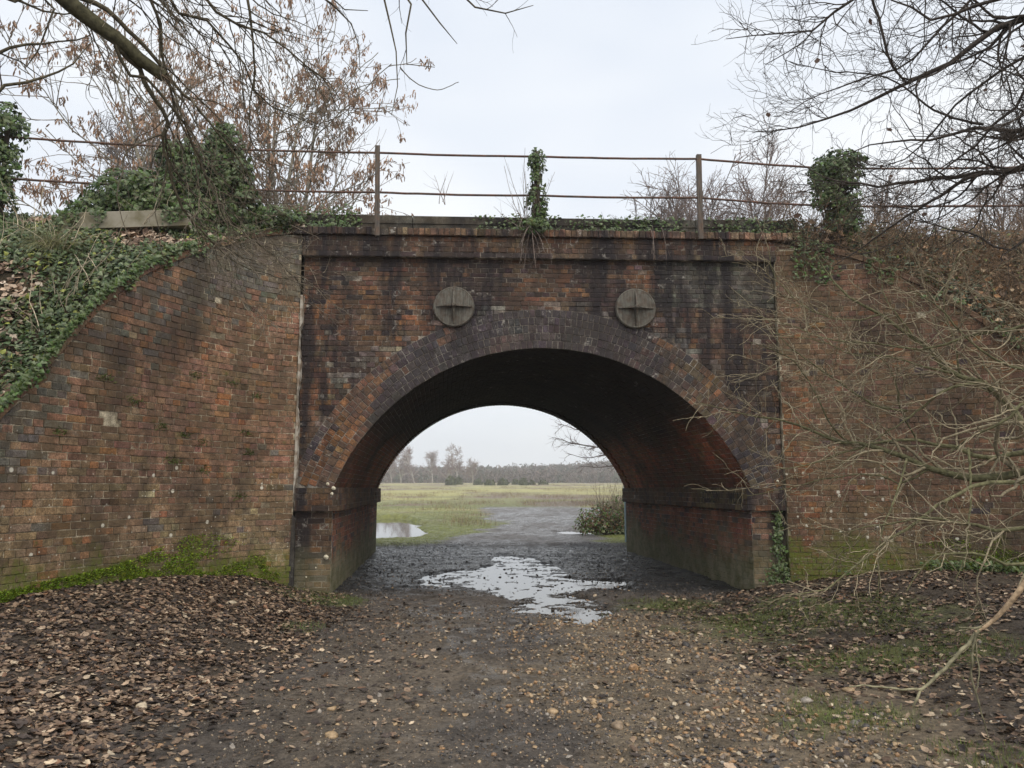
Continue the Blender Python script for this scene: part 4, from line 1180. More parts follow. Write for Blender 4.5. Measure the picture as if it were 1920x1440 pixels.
# right bank: dead bracken, brambles, some ivy
def ptsR(n, patch, thr, x0=4.2, x1=12.5, depth=3.6):
    x = rng.uniform(x0, x1, n); wy = np.interp(x, CRr[:, 0], CRr[:, 1])
    y = wy + 0.05 + rng.random(n) ** 1.3 * depth
    m = fbm(x * 1.3, y * 1.3, 0, patch, 3) > thr
    return np.c_[x, y][m]
bank_cover('ground_ivy', 'ivy leaves on the upper edge of the right bank', ptsR(24000, 161, 0.42), bankR, 0.052, [(0.055, 0.075, 0.035), (0.11, 0.13, 0.075), (0.17, 0.21, 0.05)], [4, 3, .8], IVY_V, IVY_F, 0.55, 3, M['leaf'], 0.30)
bank_cover('fallen_leaves', 'dead bracken and leaves on the right bank', ptsR(10000, 163, 0.40), bankR, 0.07, [(0.27, 0.165, 0.09), (0.36, 0.26, 0.16), (0.13, 0.085, 0.055), (0.30, 0.16, 0.07)], [4, 3, 3, 2], LIT_V, LIT_F, 0.6, 4, M['litter'], 0.35)
q = ptsR(9500, 167, 0.26); n = len(q)
b = np.c_[q, bankR(q[:, 0], q[:, 1])]
rand_stems('bramble_canes', 'tangle of brown bramble and bracken stems on the right bank', b, np.c_[rng.normal(-0.1, 0.6, n), rng.normal(-0.45, 0.4, n), np.full(n, 0.8)], rng.uniform(0.3, 1.3, n), rng.uniform(0.002, 0.0055, n), M['bark'], np.array([0.22, 0.15, 0.095]), wig=0.3, grav=-0.16)
# trailing ivy on the right wing wall
n = 1500
u = rng.uniform(0.25, 3.6, n); v = np.interp(u, TOPR[0], TOPR[1]) + 0.12 - rng.random(n) ** 1.5 * 0.6
mm = fbm(u * 2.0, v * 2, 0, 171, 3) > 0.5; u, v = u[mm], v[mm]; n = len(u)
o = scatter('ivy_lip', IVY_V, IVY_F, crv.map(u, v, 0.02 + rng.random(n) * 0.06), rotmats(n, np.tile([-0.1, -0.9, 0.4], (n, 1)), rng, 0.4), 0.05 * rng.uniform(.5, 1.4, n), ivy_tint(n, 1.1, 0.3), M['leaf']); tag(o, 'ivy hanging over the top of the right wing wall', kind='stuff')

# ---------------------------------------------------------------- trees
def at(u, v, d):
    a, b = (u - 960) / FPX * d, (720 - v) / FPX * d
    return np.array([a, d * math.cos(PITCH) - b * math.sin(PITCH), EYE + d * math.sin(PITCH) + b * math.cos(PITCH)])

def resample(P, r, K, smooth=True):
    P = np.asarray(P, float); r = np.asarray(r, float)
    if smooth and len(P) > 2:
        Q = catmull3(P); q0 = np.linspace(0, 1, len(P)); r = np.interp(np.linspace(0, 1, len(Q)), q0, r); P = Q
    d = np.r_[0, np.cumsum(np.linalg.norm(np.diff(P, axis=0), axis=1))]
    q = np.linspace(0, d[-1], K)
    return np.stack([np.interp(q, d, P[:, i]) for i in range(3)], -1), np.interp(q, d, r)

def catmull3(P, n=8):
    P = np.vstack([2 * P[0] - P[1], P, 2 * P[-1] - P[-2]]); out = []
    for i in range(1, len(P) - 2):
        p0, p1, p2, p3 = P[i - 1:i + 3]
        for k in range(n):
            t_ = k / n
            out.append(.5 * ((2 * p1) + (-p0 + p2) * t_ + (2 * p0 - 5 * p1 + 4 * p2 - p3) * t_ * t_ + (-p0 + 3 * p1 - 3 * p2 + p3) * t_ ** 3))
    out.append(P[-2]); return np.array(out)

def grow(pp, pr, n, t0, t1, ang, length, K, wig, trop, rk, rmin, spread=0.25, wt=None, taper=0.25, shrink=0.6, side=None):
    """n children on parents pp (N,Kp,3); returns points and radii"""
    N, Kp, _ = pp.shape
    pl = np.linalg.norm(np.diff(pp, axis=1), axis=2).sum(1)
    w = pl / pl.sum() if wt is None else wt / wt.sum()
    k = rng.choice(N, n, p=w)
    t_ = rng.uniform(t0, t1, n); f = t_ * (Kp - 1); i = np.minimum(f.astype(int), Kp - 2); fr_ = (f - i)[:, None]
    st = pp[k, i] * (1 - fr_) + pp[k, i + 1] * fr_
    tg = norm(pp[k, i + 1] - pp[k, i])
    r0 = pr[k, i] * (1 - fr_[:, 0]) + pr[k, i + 1] * fr_[:, 0]
    az = norm(np.cross(tg, rng.normal(0, 1, (n, 3))))
    if side is not None: az = norm(az + np.asarray(side))
    a = rng.normal(ang, spread, n)[:, None]
    d = norm(tg * np.cos(a) + az * np.sin(a))
    L = length * rng.uniform(0.45, 1.25, n) * (1 - shrink * t_)
    P = np.zeros((n, K, 3)); P[:, 0] = st
    trop = np.asarray(trop, float)
    for s_ in range(1, K):
        d = norm(d + rng.normal(0, wig, (n, 3)) + trop)
        P[:, s_] = P[:, s_ - 1] + d * (L / (K - 1))[:, None]
    rr = np.maximum(np.minimum(r0 * rk, r0 * 0.9), rmin)
    return P, np.maximum(rr[:, None] * np.linspace(1, taper, K)[None], rmin * 0.55)

def build_branches(name, parts, mat, parent, base, tints):
    Vs, Fs, Ts, n0 = [], [], [], 0
    for (P, r, m, ti) in parts:
        V, F = tubes(P - base, r, m)
        Vs.append(V); Fs.append(F + n0); n0 += len(V)
        Ts.append(np.repeat(np.asarray(ti)[None] * rng.uniform(0.7, 1.3, (len(P), 1)), P.shape[1] * m, 0))
    return obj(name, mesh_np(name, np.vstack(Vs), np.vstack(Fs), np.vstack(Ts), smooth=True), mat, parent)

def guides(lst, K=22):
    P, r = [], []
    for (pts, ra, rb) in lst:
        w3 = [at(*p) if len(p) == 3 and not isinstance(p, np.ndarray) else np.asarray(p) for p in pts]
        q, s_ = resample(w3, np.linspace(ra, rb, len(w3)), K)
        P.append(q); r.append(s_)
    P = np.array(P); P[:, 1:-1] += rng.normal(0, 0.055, P[:, 1:-1].shape) * np.linalg.norm(np.diff(P, axis=1), axis=2).mean(1)[:, None, None]
    return P, np.array(r)

MOSSY, DARKB, PALE = (0.17, 0.16, 0.085), (0.075, 0.062, 0.052), (0.31, 0.26, 0.17)
# --- near tree on the right: boughs reach in from a trunk beyond the frame
tr_base = np.array([5.45, 6.1, 0.2])
tR = empty('bare_tree', tuple(tr_base)); tag(tR, 'bare mossy tree reaching in from the right over the wing wall', 'tree')
def W3(x, y, z): return np.array([x, y, z], float)
trunk, trr = resample([W3(5.45, 6.1, 0.0), W3(5.4, 6.1, 1.2), W3(5.55, 6.15, 2.6), W3(5.5, 6.3, 4.2), W3(5.7, 6.3, 6.0), W3(5.6, 6.4, 8.0)], [0.24, 0.20, 0.17, 0.15, 0.11, 0.05], 24)
build_branches('trunk', [(trunk[None], trr[None], 14, MOSSY)], M['bark'], tR, tr_base, None)
T1, T2, T3, T4 = W3(5.45, 6.1, 1.5), W3(5.5, 6.2, 2.2), W3(5.5, 6.25, 3.8), W3(5.6, 6.3, 5.6)
low = [([T1, (1960, 886, 6.6), (1920, 885, 6.7), (1860, 893, 6.8), (1800, 893, 6.9), (1745, 878, 7.0), (1700, 858, 7.1), (1650, 838, 7.2), (1590, 830, 7.4), (1540, 815, 7.5), (1470, 790, 7.6), (1400, 778, 7.7), (1310, 755, 7.8)], 0.046, 0.004),
       ([T1, (1950, 850, 6.9), (1880, 855, 7.0), (1840, 855, 7.0), (1790, 838, 7.1), (1720, 826, 7.2), (1650, 828, 7.3), (1600, 846, 7.4), (1520, 868, 7.5), (1450, 880, 7.5)], 0.030, 0.003),
       ([T2, (1960, 815, 6.6), (1915, 783, 6.8), (1880, 745, 6.9), (1850, 718, 7.0), (1790, 700, 7.1), (1720, 640, 7.3), (1650, 590, 7.5), (1590, 555, 7.6), (1560, 520, 7.7), (1530, 478, 7.8)], 0.036, 0.006),
       ([(1850, 718, 7.0), (1800, 722, 7.0), (1760, 738, 7.0), (1720, 770, 7.1), (1690, 792, 7.1), (1640, 825, 7.2), (1560, 880, 7.3)], 0.016, 0.003),
       ([T2, (1960, 608, 6.2), (1910, 617, 6.3), (1850, 627, 6.4), (1790, 640, 6.5), (1740, 652, 6.6), (1650, 646, 6.8), (1560, 640, 7.0), (1500, 615, 7.1), (1420, 592, 7.2)], 0.017, 0.003),
       ([(1790, 700, 7.1), (1740, 690, 7.2), (1660, 668, 7.3), (1600, 665, 7.4), (1540, 640, 7.5), (1440, 625, 7.6)], 0.012, 0.003),
       ([(1700, 770, 7.1), (1640, 760, 7.3), (1580, 720, 7.4), (1520, 680, 7.5), (1470, 640, 7.6), (1440, 600, 7.7)], 0.012, 0.003),
       ([T1, (1930, 903, 6.4), (1840, 905, 6.4), (1760, 950, 6.4), (1680, 1005, 6.4), (1600, 1065, 6.4), (1530, 1108, 6.4), (1470, 1116, 6.4)], 0.022, 0.003),
       ([(1700, 860, 7.0), (1680, 930, 6.8), (1655, 990, 6.7), (1648, 1060, 6.7), (1646, 1125, 6.7)], 0.010, 0.004),
       ([T1, (1940, 1050, 6.0), (1850, 1042, 6.0), (1765, 1038, 6.1), (1730, 1065, 6.1), (1700, 1108, 6.1)], 0.016, 0.004),
       ([(1815, 840, 6.8), (1820, 900, 6.6), (1818, 970, 6.5), (1810, 1040, 6.5), (1790, 1090, 6.5)], 0.012, 0.004),
       ([(1745, 878, 7.0), (1690, 905, 7.0), (1640, 890, 7.1), (1560, 895, 7.2), (1480, 915, 7.3), (1400, 930, 7.3)], 0.010, 0.003),
       ([T1, (1950, 760, 5.6), (1880, 795, 5.6), (1820, 820, 5.7), (1780, 850, 5.8)], 0.015, 0.004),
       ([(1720, 640, 7.3), (1690, 600, 7.3), (1660, 560, 7.3), (1650, 500, 7.3), (1640, 440, 7.3)], 0.010, 0.003),
       ([(1800, 705, 7.1), (1790, 640, 7.0), (1770, 580, 7.0), (1780, 520, 7.0), (1800, 470, 7.0)], 0.010, 0.003),
       ([(1650, 590, 7.5), (1600, 600, 7.5), (1540, 590, 7.5), (1490, 560, 7.6), (1450, 510, 7.6), (1440, 460, 7.6)], 0.009, 0.003),
       ([(1600, 835, 7.4), (1560, 800, 7.4), (1530, 740, 7.4), (1500, 690, 7.4), (1460, 660, 7.4), (1400, 640, 7.4)], 0.010, 0.003),
       ([(1720, 828, 7.2), (1690, 770, 7.2), (1680, 720, 7.2), (1660, 680, 7.2), (1600, 640, 7.2)], 0.009, 0.003),
       ([T2, (1960, 700, 6.0), (1900, 690, 6.1), (1840, 660, 6.2), (1780, 600, 6.3), (1740, 560, 6.4), (1700, 540, 6.5)], 0.015, 0.003),
       ([T1, (1930, 990, 6.1), (1830, 985, 6.2), (1740, 970, 6.3), (1660, 985, 6.4), (1560, 1000, 6.5)], 0.02, 0.003)]
high = [([T4, (1960, 22, 6.0), (1920, 37, 6.0), (1863, 58, 6.0), (1780, 117, 6.1), (1707, 152, 6.2), (1647, 182, 6.3), (1563, 220, 6.4), (1493, 242, 6.5), (1410, 248, 6.6)], 0.032, 0.003),
        ([(1700, 155, 6.2), (1670, 117, 6.2), (1653, 57, 6.2), (1640, 10, 6.2), (1620, -40, 6.2)], 0.009, 0.012),
        ([T4, (1960, -20, 5.6), (1860, 0, 5.7), (1763, 37, 5.8), (1700, 15, 5.9), (1640, -20, 6.0)], 0.02, 0.004),
        ([T3, (1960, 252, 6.0), (1920, 247, 6.0), (1873, 245, 6.0), (1843, 233, 6.0), (1780, 253, 6.1), (1713, 262, 6.2), (1640, 270, 6.3), (1560, 300, 6.4)], 0.026, 0.003),
        ([(1843, 233, 6.0), (1807, 228, 6.0), (1747, 205, 6.1), (1697, 165, 6.2), (1640, 140, 6.3), (1560, 135, 6.4), (1480, 115, 6.5)], 0.011, 0.003),
        ([T3, (1960, 306, 6.4), (1920, 313, 6.4), (1847, 323, 6.4), (1747, 337, 6.6), (1680, 347, 6.7), (1613, 348, 6.8), (1550, 333, 6.9), (1490, 300, 7.0)], 0.030, 0.003),
        ([(1850, 322, 6.4), (1813, 335, 6.4), (1763, 367, 6.5), (1713, 397, 6.6), (1663, 430, 6.7), (1620, 462, 6.8), (1560, 500, 6.9)], 0.018, 0.004),
        ([T4, (1700, -120, 5.8), (1640, -40, 5.9), (1600, 0, 6.0), (1563, 30, 6.0), (1527, 53, 6.1), (1480, 60, 6.1), (1420, 67, 6.2), (1362, 73, 6.2)], 0.017, 0.003),
        ([(1527, 53, 6.1), (1507, 77, 6.1), (1467, 103, 6.1), (1435, 121, 6.1)], 0.006, 0.003),
        ([T3, (1960, 180, 5.5), (1900, 200, 5.6), (1820, 280, 5.8), (1760, 330, 5.9), (1700, 390, 6.0)], 0.017, 0.003),
        ([T4, (1960, 90, 6.5), (1880, 130, 6.6), (1800, 190, 6.7), (1740, 260, 6.8), (1690, 300, 6.9), (1600, 330, 7.0)], 0.017, 0.003),
        ([T3, (1960, 420, 6.2), (1900, 470, 6.2), (1830, 440, 6.3), (1760, 425, 6.4), (1700, 410, 6.5)], 0.016, 0.004),
        ([T4, (1960, -60, 6.6), (1850, -20, 6.7), (1760, 60, 6.8), (1700, 120, 6.9), (1620, 150, 7.0), (1540, 170, 7.0), (1480, 210, 7.1)], 0.017, 0.003)]
gP, gR = guides(low); hP, hR = guides(high)
gw = np.linalg.norm(np.diff(gP, axis=1), axis=2).sum(1); gw[[7, 8, 9, 10]] *= 0.35
a1, b1 = grow(gP, gR, 250, 0.22, 0.97, 0.8, 1.3, 13, 0.22, (-0.03, 0, 0.02), 0.6, 0.0052, wt=gw)
a2, b2_ = grow(a1, b1, 640, 0.15, 0.98, 0.8, 0.55, 8, 0.26, (0, 0, 0.0), 0.6, 0.0036)
a3, b3 = grow(np.concatenate([a1[:, ::2][:, :5], a2[:, :5]]), np.concatenate([b1[:, ::2][:, :5], b2_[:, :5]]), 700, 0.3, 1.0, 0.75, 0.2, 5, 0.26, (0, 0, 0.02), 0.7, 0.0024)
build_branches('branch', [(gP, gR, 7, MOSSY), (a1, b1, 5, PALE), (a2, b2_, 4, PALE), (a3, b3, 3, PALE)], M['bark'], tR, tr_base, None)
c1, d1 = grow(hP, hR, 220, 0.2, 0.97, 0.75, 1.35, 14, 0.20, (-0.02, 0, 0.01), 0.5, 0.0036)
c2, d2 = grow(np.concatenate([c1, c1]), np.concatenate([d1, d1]), 1300, 0.12, 0.98, 0.8, 0.62, 9, 0.22, (0, 0, 0.01), 0.6, 0.0026)
c3, d3 = grow(c2, d2, 3800, 0.2, 1.0, 0.75, 0.24, 5, 0.24, (0, 0, 0.02), 0.7, 0.0018)
build_branches('crown', [(hP, hR, 7, DARKB), (c1, d1, 5, DARKB), (c2, d2, 4, DARKB), (c3, d3, 3, (0.09, 0.072, 0.06))], M['bark'], tR, tr_base, None)
# a few withered leaves still hanging
n = 46; k = rng.integers(0, len(c2), n); pos = c2[k, -1] - tr_base
scatter('withered_leaf', LIT_V, LIT_F, pos, rotmats(n, np.tile([0, -1, 0.1], (n, 1)), rng, 0.6), 0.05 * rng.uniform(.6, 1.3, n), np.array([0.10, 0.055, 0.035]) * rng.uniform(.6, 1.4, (n, 1)), M['litter'], tR, kind='stuff')
# the snapped limb hanging in front, low on the right
bl_base = at(1960, 1040, 3.7)
bl = empty('broken_limb', tuple(bl_base)); tag(bl, 'snapped pale branch hanging low in the right foreground', 'branch')
P_, r_ = resample([at(2080, 880, 3.9), at(1990, 985, 3.75), at(1920, 1095, 3.6), at(1885, 1140, 3.6), at(1855, 1170, 3.6), at(1828, 1185, 3.6)], [0.016, 0.016, 0.014, 0.012, 0.009, 0.007], 26)
build_branches('limb', [(P_[None], r_[None], 8, (0.30, 0.215, 0.135))], M['bark'], bl, bl_base, None)
tw = guides([([(1835, 1180, 3.6), (1822, 1200, 3.6), (1790, 1235, 3.58), (1755, 1268, 3.55), (1732, 1290, 3.53), (1718, 1312, 3.5), (1712, 1340, 3.5)], 0.010, 0.005),
             ([(1732, 1291, 3.53), (1700, 1293, 3.5), (1660, 1289, 3.48), (1620, 1285, 3.45), (1592, 1288, 3.45)], 0.006, 0.003),
             ([(1830, 1183, 3.6), (1824, 1215, 3.58), (1822, 1260, 3.56), (1832, 1310, 3.55), (1845, 1350, 3.54), (1853, 1384, 3.53)], 0.006, 0.0025),
             ([(1828, 1190, 3.6), (1832, 1230, 3.58), (1836, 1260, 3.56), (1830, 1300, 3.55)], 0.004, 0.0025),
             ([(1840, 1176, 3.6), (1825, 1178, 3.6), (1797, 1176, 3.6)], 0.006, 0.003)], 14)
build_branches('twig', [(tw[0], tw[1], 6, (0.22, 0.20, 0.125))], M['bark'], bl, bl_base, None)

# --- near tree on the left: broken bough and drooping twigs from above
tl_base = np.array([-4.3, 3.4, 0.3])
tL = empty('bare_tree', tuple(tl_base)); tag(tL, 'bare tree hanging a broken bough and drooping twigs in from the upper left', 'tree')
trunk, trr = resample([W3(-4.3, 3.4, 0.1), W3(-4.25, 3.4, 2.0), W3(-4.35, 3.5, 4.2), W3(-4.1, 3.7, 6.4), W3(-3.9, 4.0, 8.6)], [0.26, 0.22, 0.19, 0.15, 0.06], 22)
build_branches('trunk', [(trunk[None], trr[None], 14, (0.075, 0.066, 0.045))], M['bark'], tL, tl_base, None)
U1, U2, U3 = W3(-4.3, 3.5, 3.9), W3(-4.1, 3.7, 6.2), W3(-4.0, 3.9, 7.6)
bough = [([U1 + np.array([0, 0, 1.4]), (-100, -160, 4.9), (60, -55, 5.0), (130, 5, 5.1), (190, 52, 5.2), (250, 98, 5.3), (308, 144, 5.4)], 0.07, 0.040)]
bP, bR = guides(bough, 30)
build_branches('bough', [(bP, bR, 10, (0.085, 0.078, 0.045))], M['bark'], tL, tl_base, None)
# splintered end of the bough
mb = MB(); e0 = bP[0, -1] - tl_base; dr = norm(bP[0, -1] - bP[0, -3])
for k in range(7):
    off = rng.normal(0, 0.016, 3); mb.tube([e0 + off - dr * 0.03, e0 + off + dr * rng.uniform(0.01, 0.05)], [0.012, 0.003], 5)
mb.build('splinter', M['bark'], tL, tint=(0.16, 0.12, 0.08))
lg = [([(130, -10, 5.15), (200, 18, 5.2), (250, 65, 5.3), (290, 110, 5.4), (330, 160, 5.5), (370, 200, 5.6), (410, 250, 5.7), (450, 300, 5.8), (480, 360, 5.9)], 0.018, 0.004),
      ([(205, 60, 5.2), (235, 110, 5.3), (257, 113, 5.35), (277, 167, 5.4), (300, 200, 5.45), (320, 228, 5.5), (304, 243, 5.5), (310, 285, 5.55), (330, 367, 5.6), (352, 404, 5.65), (380, 432, 5.7), (420, 477, 5.75), (470, 505, 5.8), (520, 520, 5.85)], 0.020, 0.003),
      ([(215, 85, 5.2), (240, 140, 5.25), (280, 150, 5.3), (320, 200, 5.4), (345, 235, 5.5), (375, 300, 5.6), (400, 360, 5.7), (440, 420, 5.8), (500, 470, 5.9), (570, 540, 6.0)], 0.012, 0.003),
      ([U2, (150, -60, 5.2), (270, -20, 5.3), (300, 60, 5.4), (315, 140, 5.5), (325, 205, 5.6), (350, 260, 5.65), (390, 330, 5.7), (420, 400, 5.8), (455, 470, 5.9)], 0.015, 0.003),
      ([U2, (240, -80, 5.4), (310, -10, 5.5), (350, 35, 5.6), (390, 45, 5.7), (440, 100, 5.8), (480, 180, 5.9), (520, 200, 6.0), (600, 240, 6.1)], 0.015, 0.003),
      ([U2, (300, -90, 5.6), (380, -10, 5.7), (430, 40, 5.8), (500, 60, 5.9), (560, 110, 6.0), (610, 140, 6.1), (640, 190, 6.2)], 0.015, 0.003),
      ([U3, (400, -120, 5.7), (450, -20, 5.8), (470, 60, 5.9), (480, 140, 6.0), (470, 230, 6.0), (490, 300, 6.0)], 0.015, 0.003),
      ([U3, (560, -160, 5.8), (690, -60, 5.9), (718, 0, 6.0), (732, 40, 6.0), (742, 90, 6.0), (752, 130, 6.0), (746, 170, 6.0), (734, 216, 6.0)], 0.011, 0.0025),
      ([(750, 126, 6.0), (770, 148, 6.0), (795, 163, 6.0), (825, 168, 6.0), (860, 154, 6.0)], 0.0045, 0.0025),
      ([U3, (650, -120, 5.9), (760, -20, 6.0), (757, 50, 6.0), (756, 95, 6.0), (772, 132, 6.0), (815, 126, 6.0)], 0.011, 0.0025),
      ([U3, (700, -130, 6.0), (780, -20, 6.1), (815, 30, 6.1), (840, 60, 6.1), (857, 82, 6.1)], 0.011, 0.0025),
      ([U3, (740, -140, 6.1), (860, -15, 6.2), (900, 22, 6.2), (950, 31, 6.2), (990, 24, 6.2), (1000, 10, 6.2)], 0.011, 0.0025),
      ([U2, (200, -120, 5.5), (560, -30, 5.9), (640, 30, 6.0), (670, 60, 6.0), (675, 135, 6.0)], 0.011, 0.0025),
      ([U2, (300, -150, 5.5), (600, -20, 5.9), (650, 20, 6.0), (690, 20, 6.0)], 0.010, 0.0025),
      ([U1, (-60, 170, 4.6), (0, 163, 4.7), (80, 148, 4.8), (130, 120, 4.9), (172, 78, 5.0)], 0.015, 0.003),
      ([U1, (-60, 95, 4.8), (0, 88, 4.9), (60, 84, 5.0), (120, 78, 5.1), (170, 66, 5.2)], 0.015, 0.003),
      ([U2, (-40, -40, 4.8), (60, -20, 4.9), (100, 20, 5.0), (85, 70, 5.0), (50, 125, 5.0)], 0.015, 0.003),
      ([U2, (-80, -60, 5.6), (10, -10, 5.7), (70, 20, 5.8), (130, 30, 5.9), (190, 20, 6.0)], 0.015, 0.003)]
lP, lR = guides(lg)
e1, f1 = grow(lP[:7], lR[:7], 190, 0.3, 0.97, 0.6, 1.4, 14, 0.19, (0.03, 0.02, -0.05), 0.55, 0.0038)
e1b, f1b = grow(lP[7:], lR[7:], 80, 0.42, 0.97, 0.65, 0.6, 9, 0.13, (0.01, 0, -0.02), 0.6, 0.0026)
e2, f2 = grow(e1, f1, 600, 0.15, 1.0, 0.7, 0.55, 8, 0.24, (0.02, 0, -0.02), 0.6, 0.0028)
e2b, f2b = grow(e1b, f1b, 200, 0.2, 1.0, 0.7, 0.25, 6, 0.18, (0, 0, 0.0), 0.6, 0.0018)
e3, f3 = grow(e2, f2, 1000, 0.3, 1.0, 0.75, 0.2, 5, 0.26, (0, 0, 0.02), 0.7, 0.0016)
build_branches('crown', [(lP, lR, 6, (0.10, 0.085, 0.055)), (e1, f1, 5, (0.10, 0.085, 0.06)), (e1b, f1b, 4, DARKB), (e2, f2, 4, (0.20, 0.165, 0.12)), (e2b, f2b, 3, DARKB), (e3, f3, 3, (0.22, 0.18, 0.14))], M['bark'], tL, tl_base, None)

# --- whole trees behind the bridge
def tree(name, label, cat, base, height, spread, seed_n, trunks=1, n1=26, n2=160, n3=700, n4=0, bark=(0.13, 0.115, 0.09), twig=(0.12, 0.09, 0.08), r0=0.13, up=0.05, lean=0.12, rmin=0.006, group=None, droop=0.0, clear=0.25, splay=0.12, spread3=None):
    base = np.array(base, float)
    root = empty(name, tuple(base)); tag(root, label, cat, group)
    P0, R0 = [], []
    for k in range(trunks):
        az = rng.uniform(0, 2 * math.pi) if spread3 is None else (math.pi * k + rng.normal(0, 0.3)); le = rng.normal(0, lean) + (splay if trunks > 1 else 0)
        pts = [base + np.array([math.cos(az) * le * height * q, math.sin(az) * le * height * q, height * q]) + (rng.normal(0, 0.012 * height, 3) * (q > 0)) for q in (0, 0.2, 0.45, 0.7, 1.0)]
        a_, b_ = resample(pts, np.array([1, 0.85, 0.6, 0.35, 0.1]) * r0, 20)
        P0.append(a_); R0.append(b_)
    P0, R0 = np.array(P0), np.array(R0)
    build_branches('trunk', [(P0, R0, 8, bark)], M['bark'], root, base, None)
    p1_, r1_ = grow(P0, R0, n1, clear, 0.97, 0.8, spread, 10, 0.10, (0, 0, up), 0.5, rmin * 1.8, shrink=0.42)
    p2_, r2_ = grow(p1_, r1_, n2, 0.2, 1.0, 0.7, spread * 0.5, 8, 0.13, (0, 0, up * 0.7 - droop), 0.6, rmin * 1.2)
    p3_, r3_ = grow(p2_, r2_, n3, 0.2, 1.0, 0.65, spread * 0.26, 5, 0.16, (0, 0, up * .4 - droop), 0.65, rmin * 0.8)
    parts = [(p1_, r1_, 5, bark), (p2_, r2_, 4, twig), (p3_, r3_, 3, twig)]
    if n4:
        p4_, r4_ = grow(p3_, r3_, n4, 0.3, 1.0, 0.6, spread * 0.13, 4, 0.16, (0, 0, -droop), 0.7, rmin * 0.6)
        parts.append((p4_, r4_, 3, twig))
    build_branches('crown', parts, M['bark'], root, base, None)
    return root, base, p2_, p3_

KEY_V = np.array([(0, 0, 0), (-0.13, 0, -0.35), (0.13, 0, -0.35), (-0.10, 0.03, -0.85), (0.10, 0.03, -0.85), (0, 0.02, -1.0)])
KEY_F = [(0, 1, 2), (1, 3, 4), (1, 4, 2), (3, 5, 4)]
def keys(root, base, tips, n, per=12, size=0.09, col=(0.30, 0.185, 0.115)):
    k = rng.integers(0, len(tips), n); c0 = tips[k] + rng.normal(0, 0.02, (n, 3))
    pos = np.repeat(c0, per, 0) + rng.normal(0, 0.05, (n * per, 3)) * np.array([1, 1, 1.5])
    N_ = len(pos)
    Mx = rotmats(N_, np.tile([0, 0, 1.0], (N_, 1)), rng, 0.35)
    ti = np.array(col) * np.repeat(rng.uniform(0.6, 1.35, (n, 1)), per, 0) * rng.uniform(0.8, 1.2, (N_, 1))
    o = scatter('seed_bunches', KEY_V, KEY_F, pos - base, Mx, size * rng.uniform(0.6, 1.3, N_), ti, M['litter'], root, kind='stuff')
r1, b1_, q2, q3 = tree('ash_tree', 'ash tree hung with brown seed bunches behind the left parapet', 'tree', (-7.0, 20.5, 0.0), 12.6, 5.4, 0, trunks=5, n1=120, n2=560, n3=1500, bark=(0.27, 0.25, 0.20), twig=(0.25, 0.205, 0.16), r0=0.17, up=0.045, rmin=0.012, clear=0.30, splay=0.17, spread3=(0.30, 0.05))
keys(r1, b1_, np.vstack([q2[:, -1], q3[:, -1], q3[:, 3]]), 1900, 12, 0.13)
r2, b2a, q2, q3 = tree('ash_sapling', 'low ash sapling with seed bunches beside the first clear railing post', 'tree', (-4.1, 19.6, 0.0), 7.6, 2.6, 0, n1=16, n2=50, n3=120, bark=(0.26, 0.24, 0.19), twig=(0.24, 0.20, 0.155), r0=0.06, rmin=0.008, clear=0.5)
keys(r2, b2a, q2[:, -1], 60, 11, 0.12)
HZ = (0.14, 0.115, 0.112)
tree('alder_tree', 'slender bare tree at the far left beyond the ivy column', 'tree', (-25.0, 44, 0.3), 24.0, 5.2, 0, n1=40, n2=260, n3=1700, n4=4600, r0=0.22, twig=HZ, bark=(0.14, 0.12, 0.11), rmin=0.024)
tree('alder_tree', 'bare tree left of the ash, half hidden by its seed bunches', 'tree', (-21.0, 42, 0.3), 20, 4.4, 0, n1=36, n2=220, n3=1200, n4=2000, r0=0.2, twig=HZ, bark=(0.14, 0.12, 0.11), rmin=0.024)
TWR = (0.19, 0.13, 0.105)
tree('alder_tree', 'small bare tree just left of the third clear railing post', 'tree', (7.6, 46, 0.3), 16.4, 5.2, 0, trunks=3, n1=80, n2=560, n3=3000, n4=7000, r0=0.2, twig=HZ, bark=(0.13, 0.11, 0.10), rmin=0.024)
tree('alder_tree', 'broad reddish bare tree right of the third clear railing post', 'tree', (13.4, 45, 0.3), 17.2, 7.2, 0, trunks=5, n1=120, n2=900, n3=4800, n4=9000, r0=0.24, twig=TWR, bark=(0.12, 0.10, 0.09), rmin=0.024, clear=.3, splay=.10)
tree('alder_tree', 'bare tree behind the right ivy bush', 'tree', (21.0, 45, 0.3), 17.0, 5.0, 0, trunks=2, n1=46, n2=300, n3=1700, n4=4600, r0=0.22, twig=TWR, bark=(0.12, 0.10, 0.09), rmin=0.024)
tree('alder_tree', 'bare tree at the far right behind the near boughs', 'tree', (27.5, 44, 0.3), 18.0, 5.2, 0, trunks=2, n1=46, n2=300, n3=1700, n4=4600, r0=0.22, twig=TWR, bark=(0.12, 0.10, 0.09), rmin=0.024)
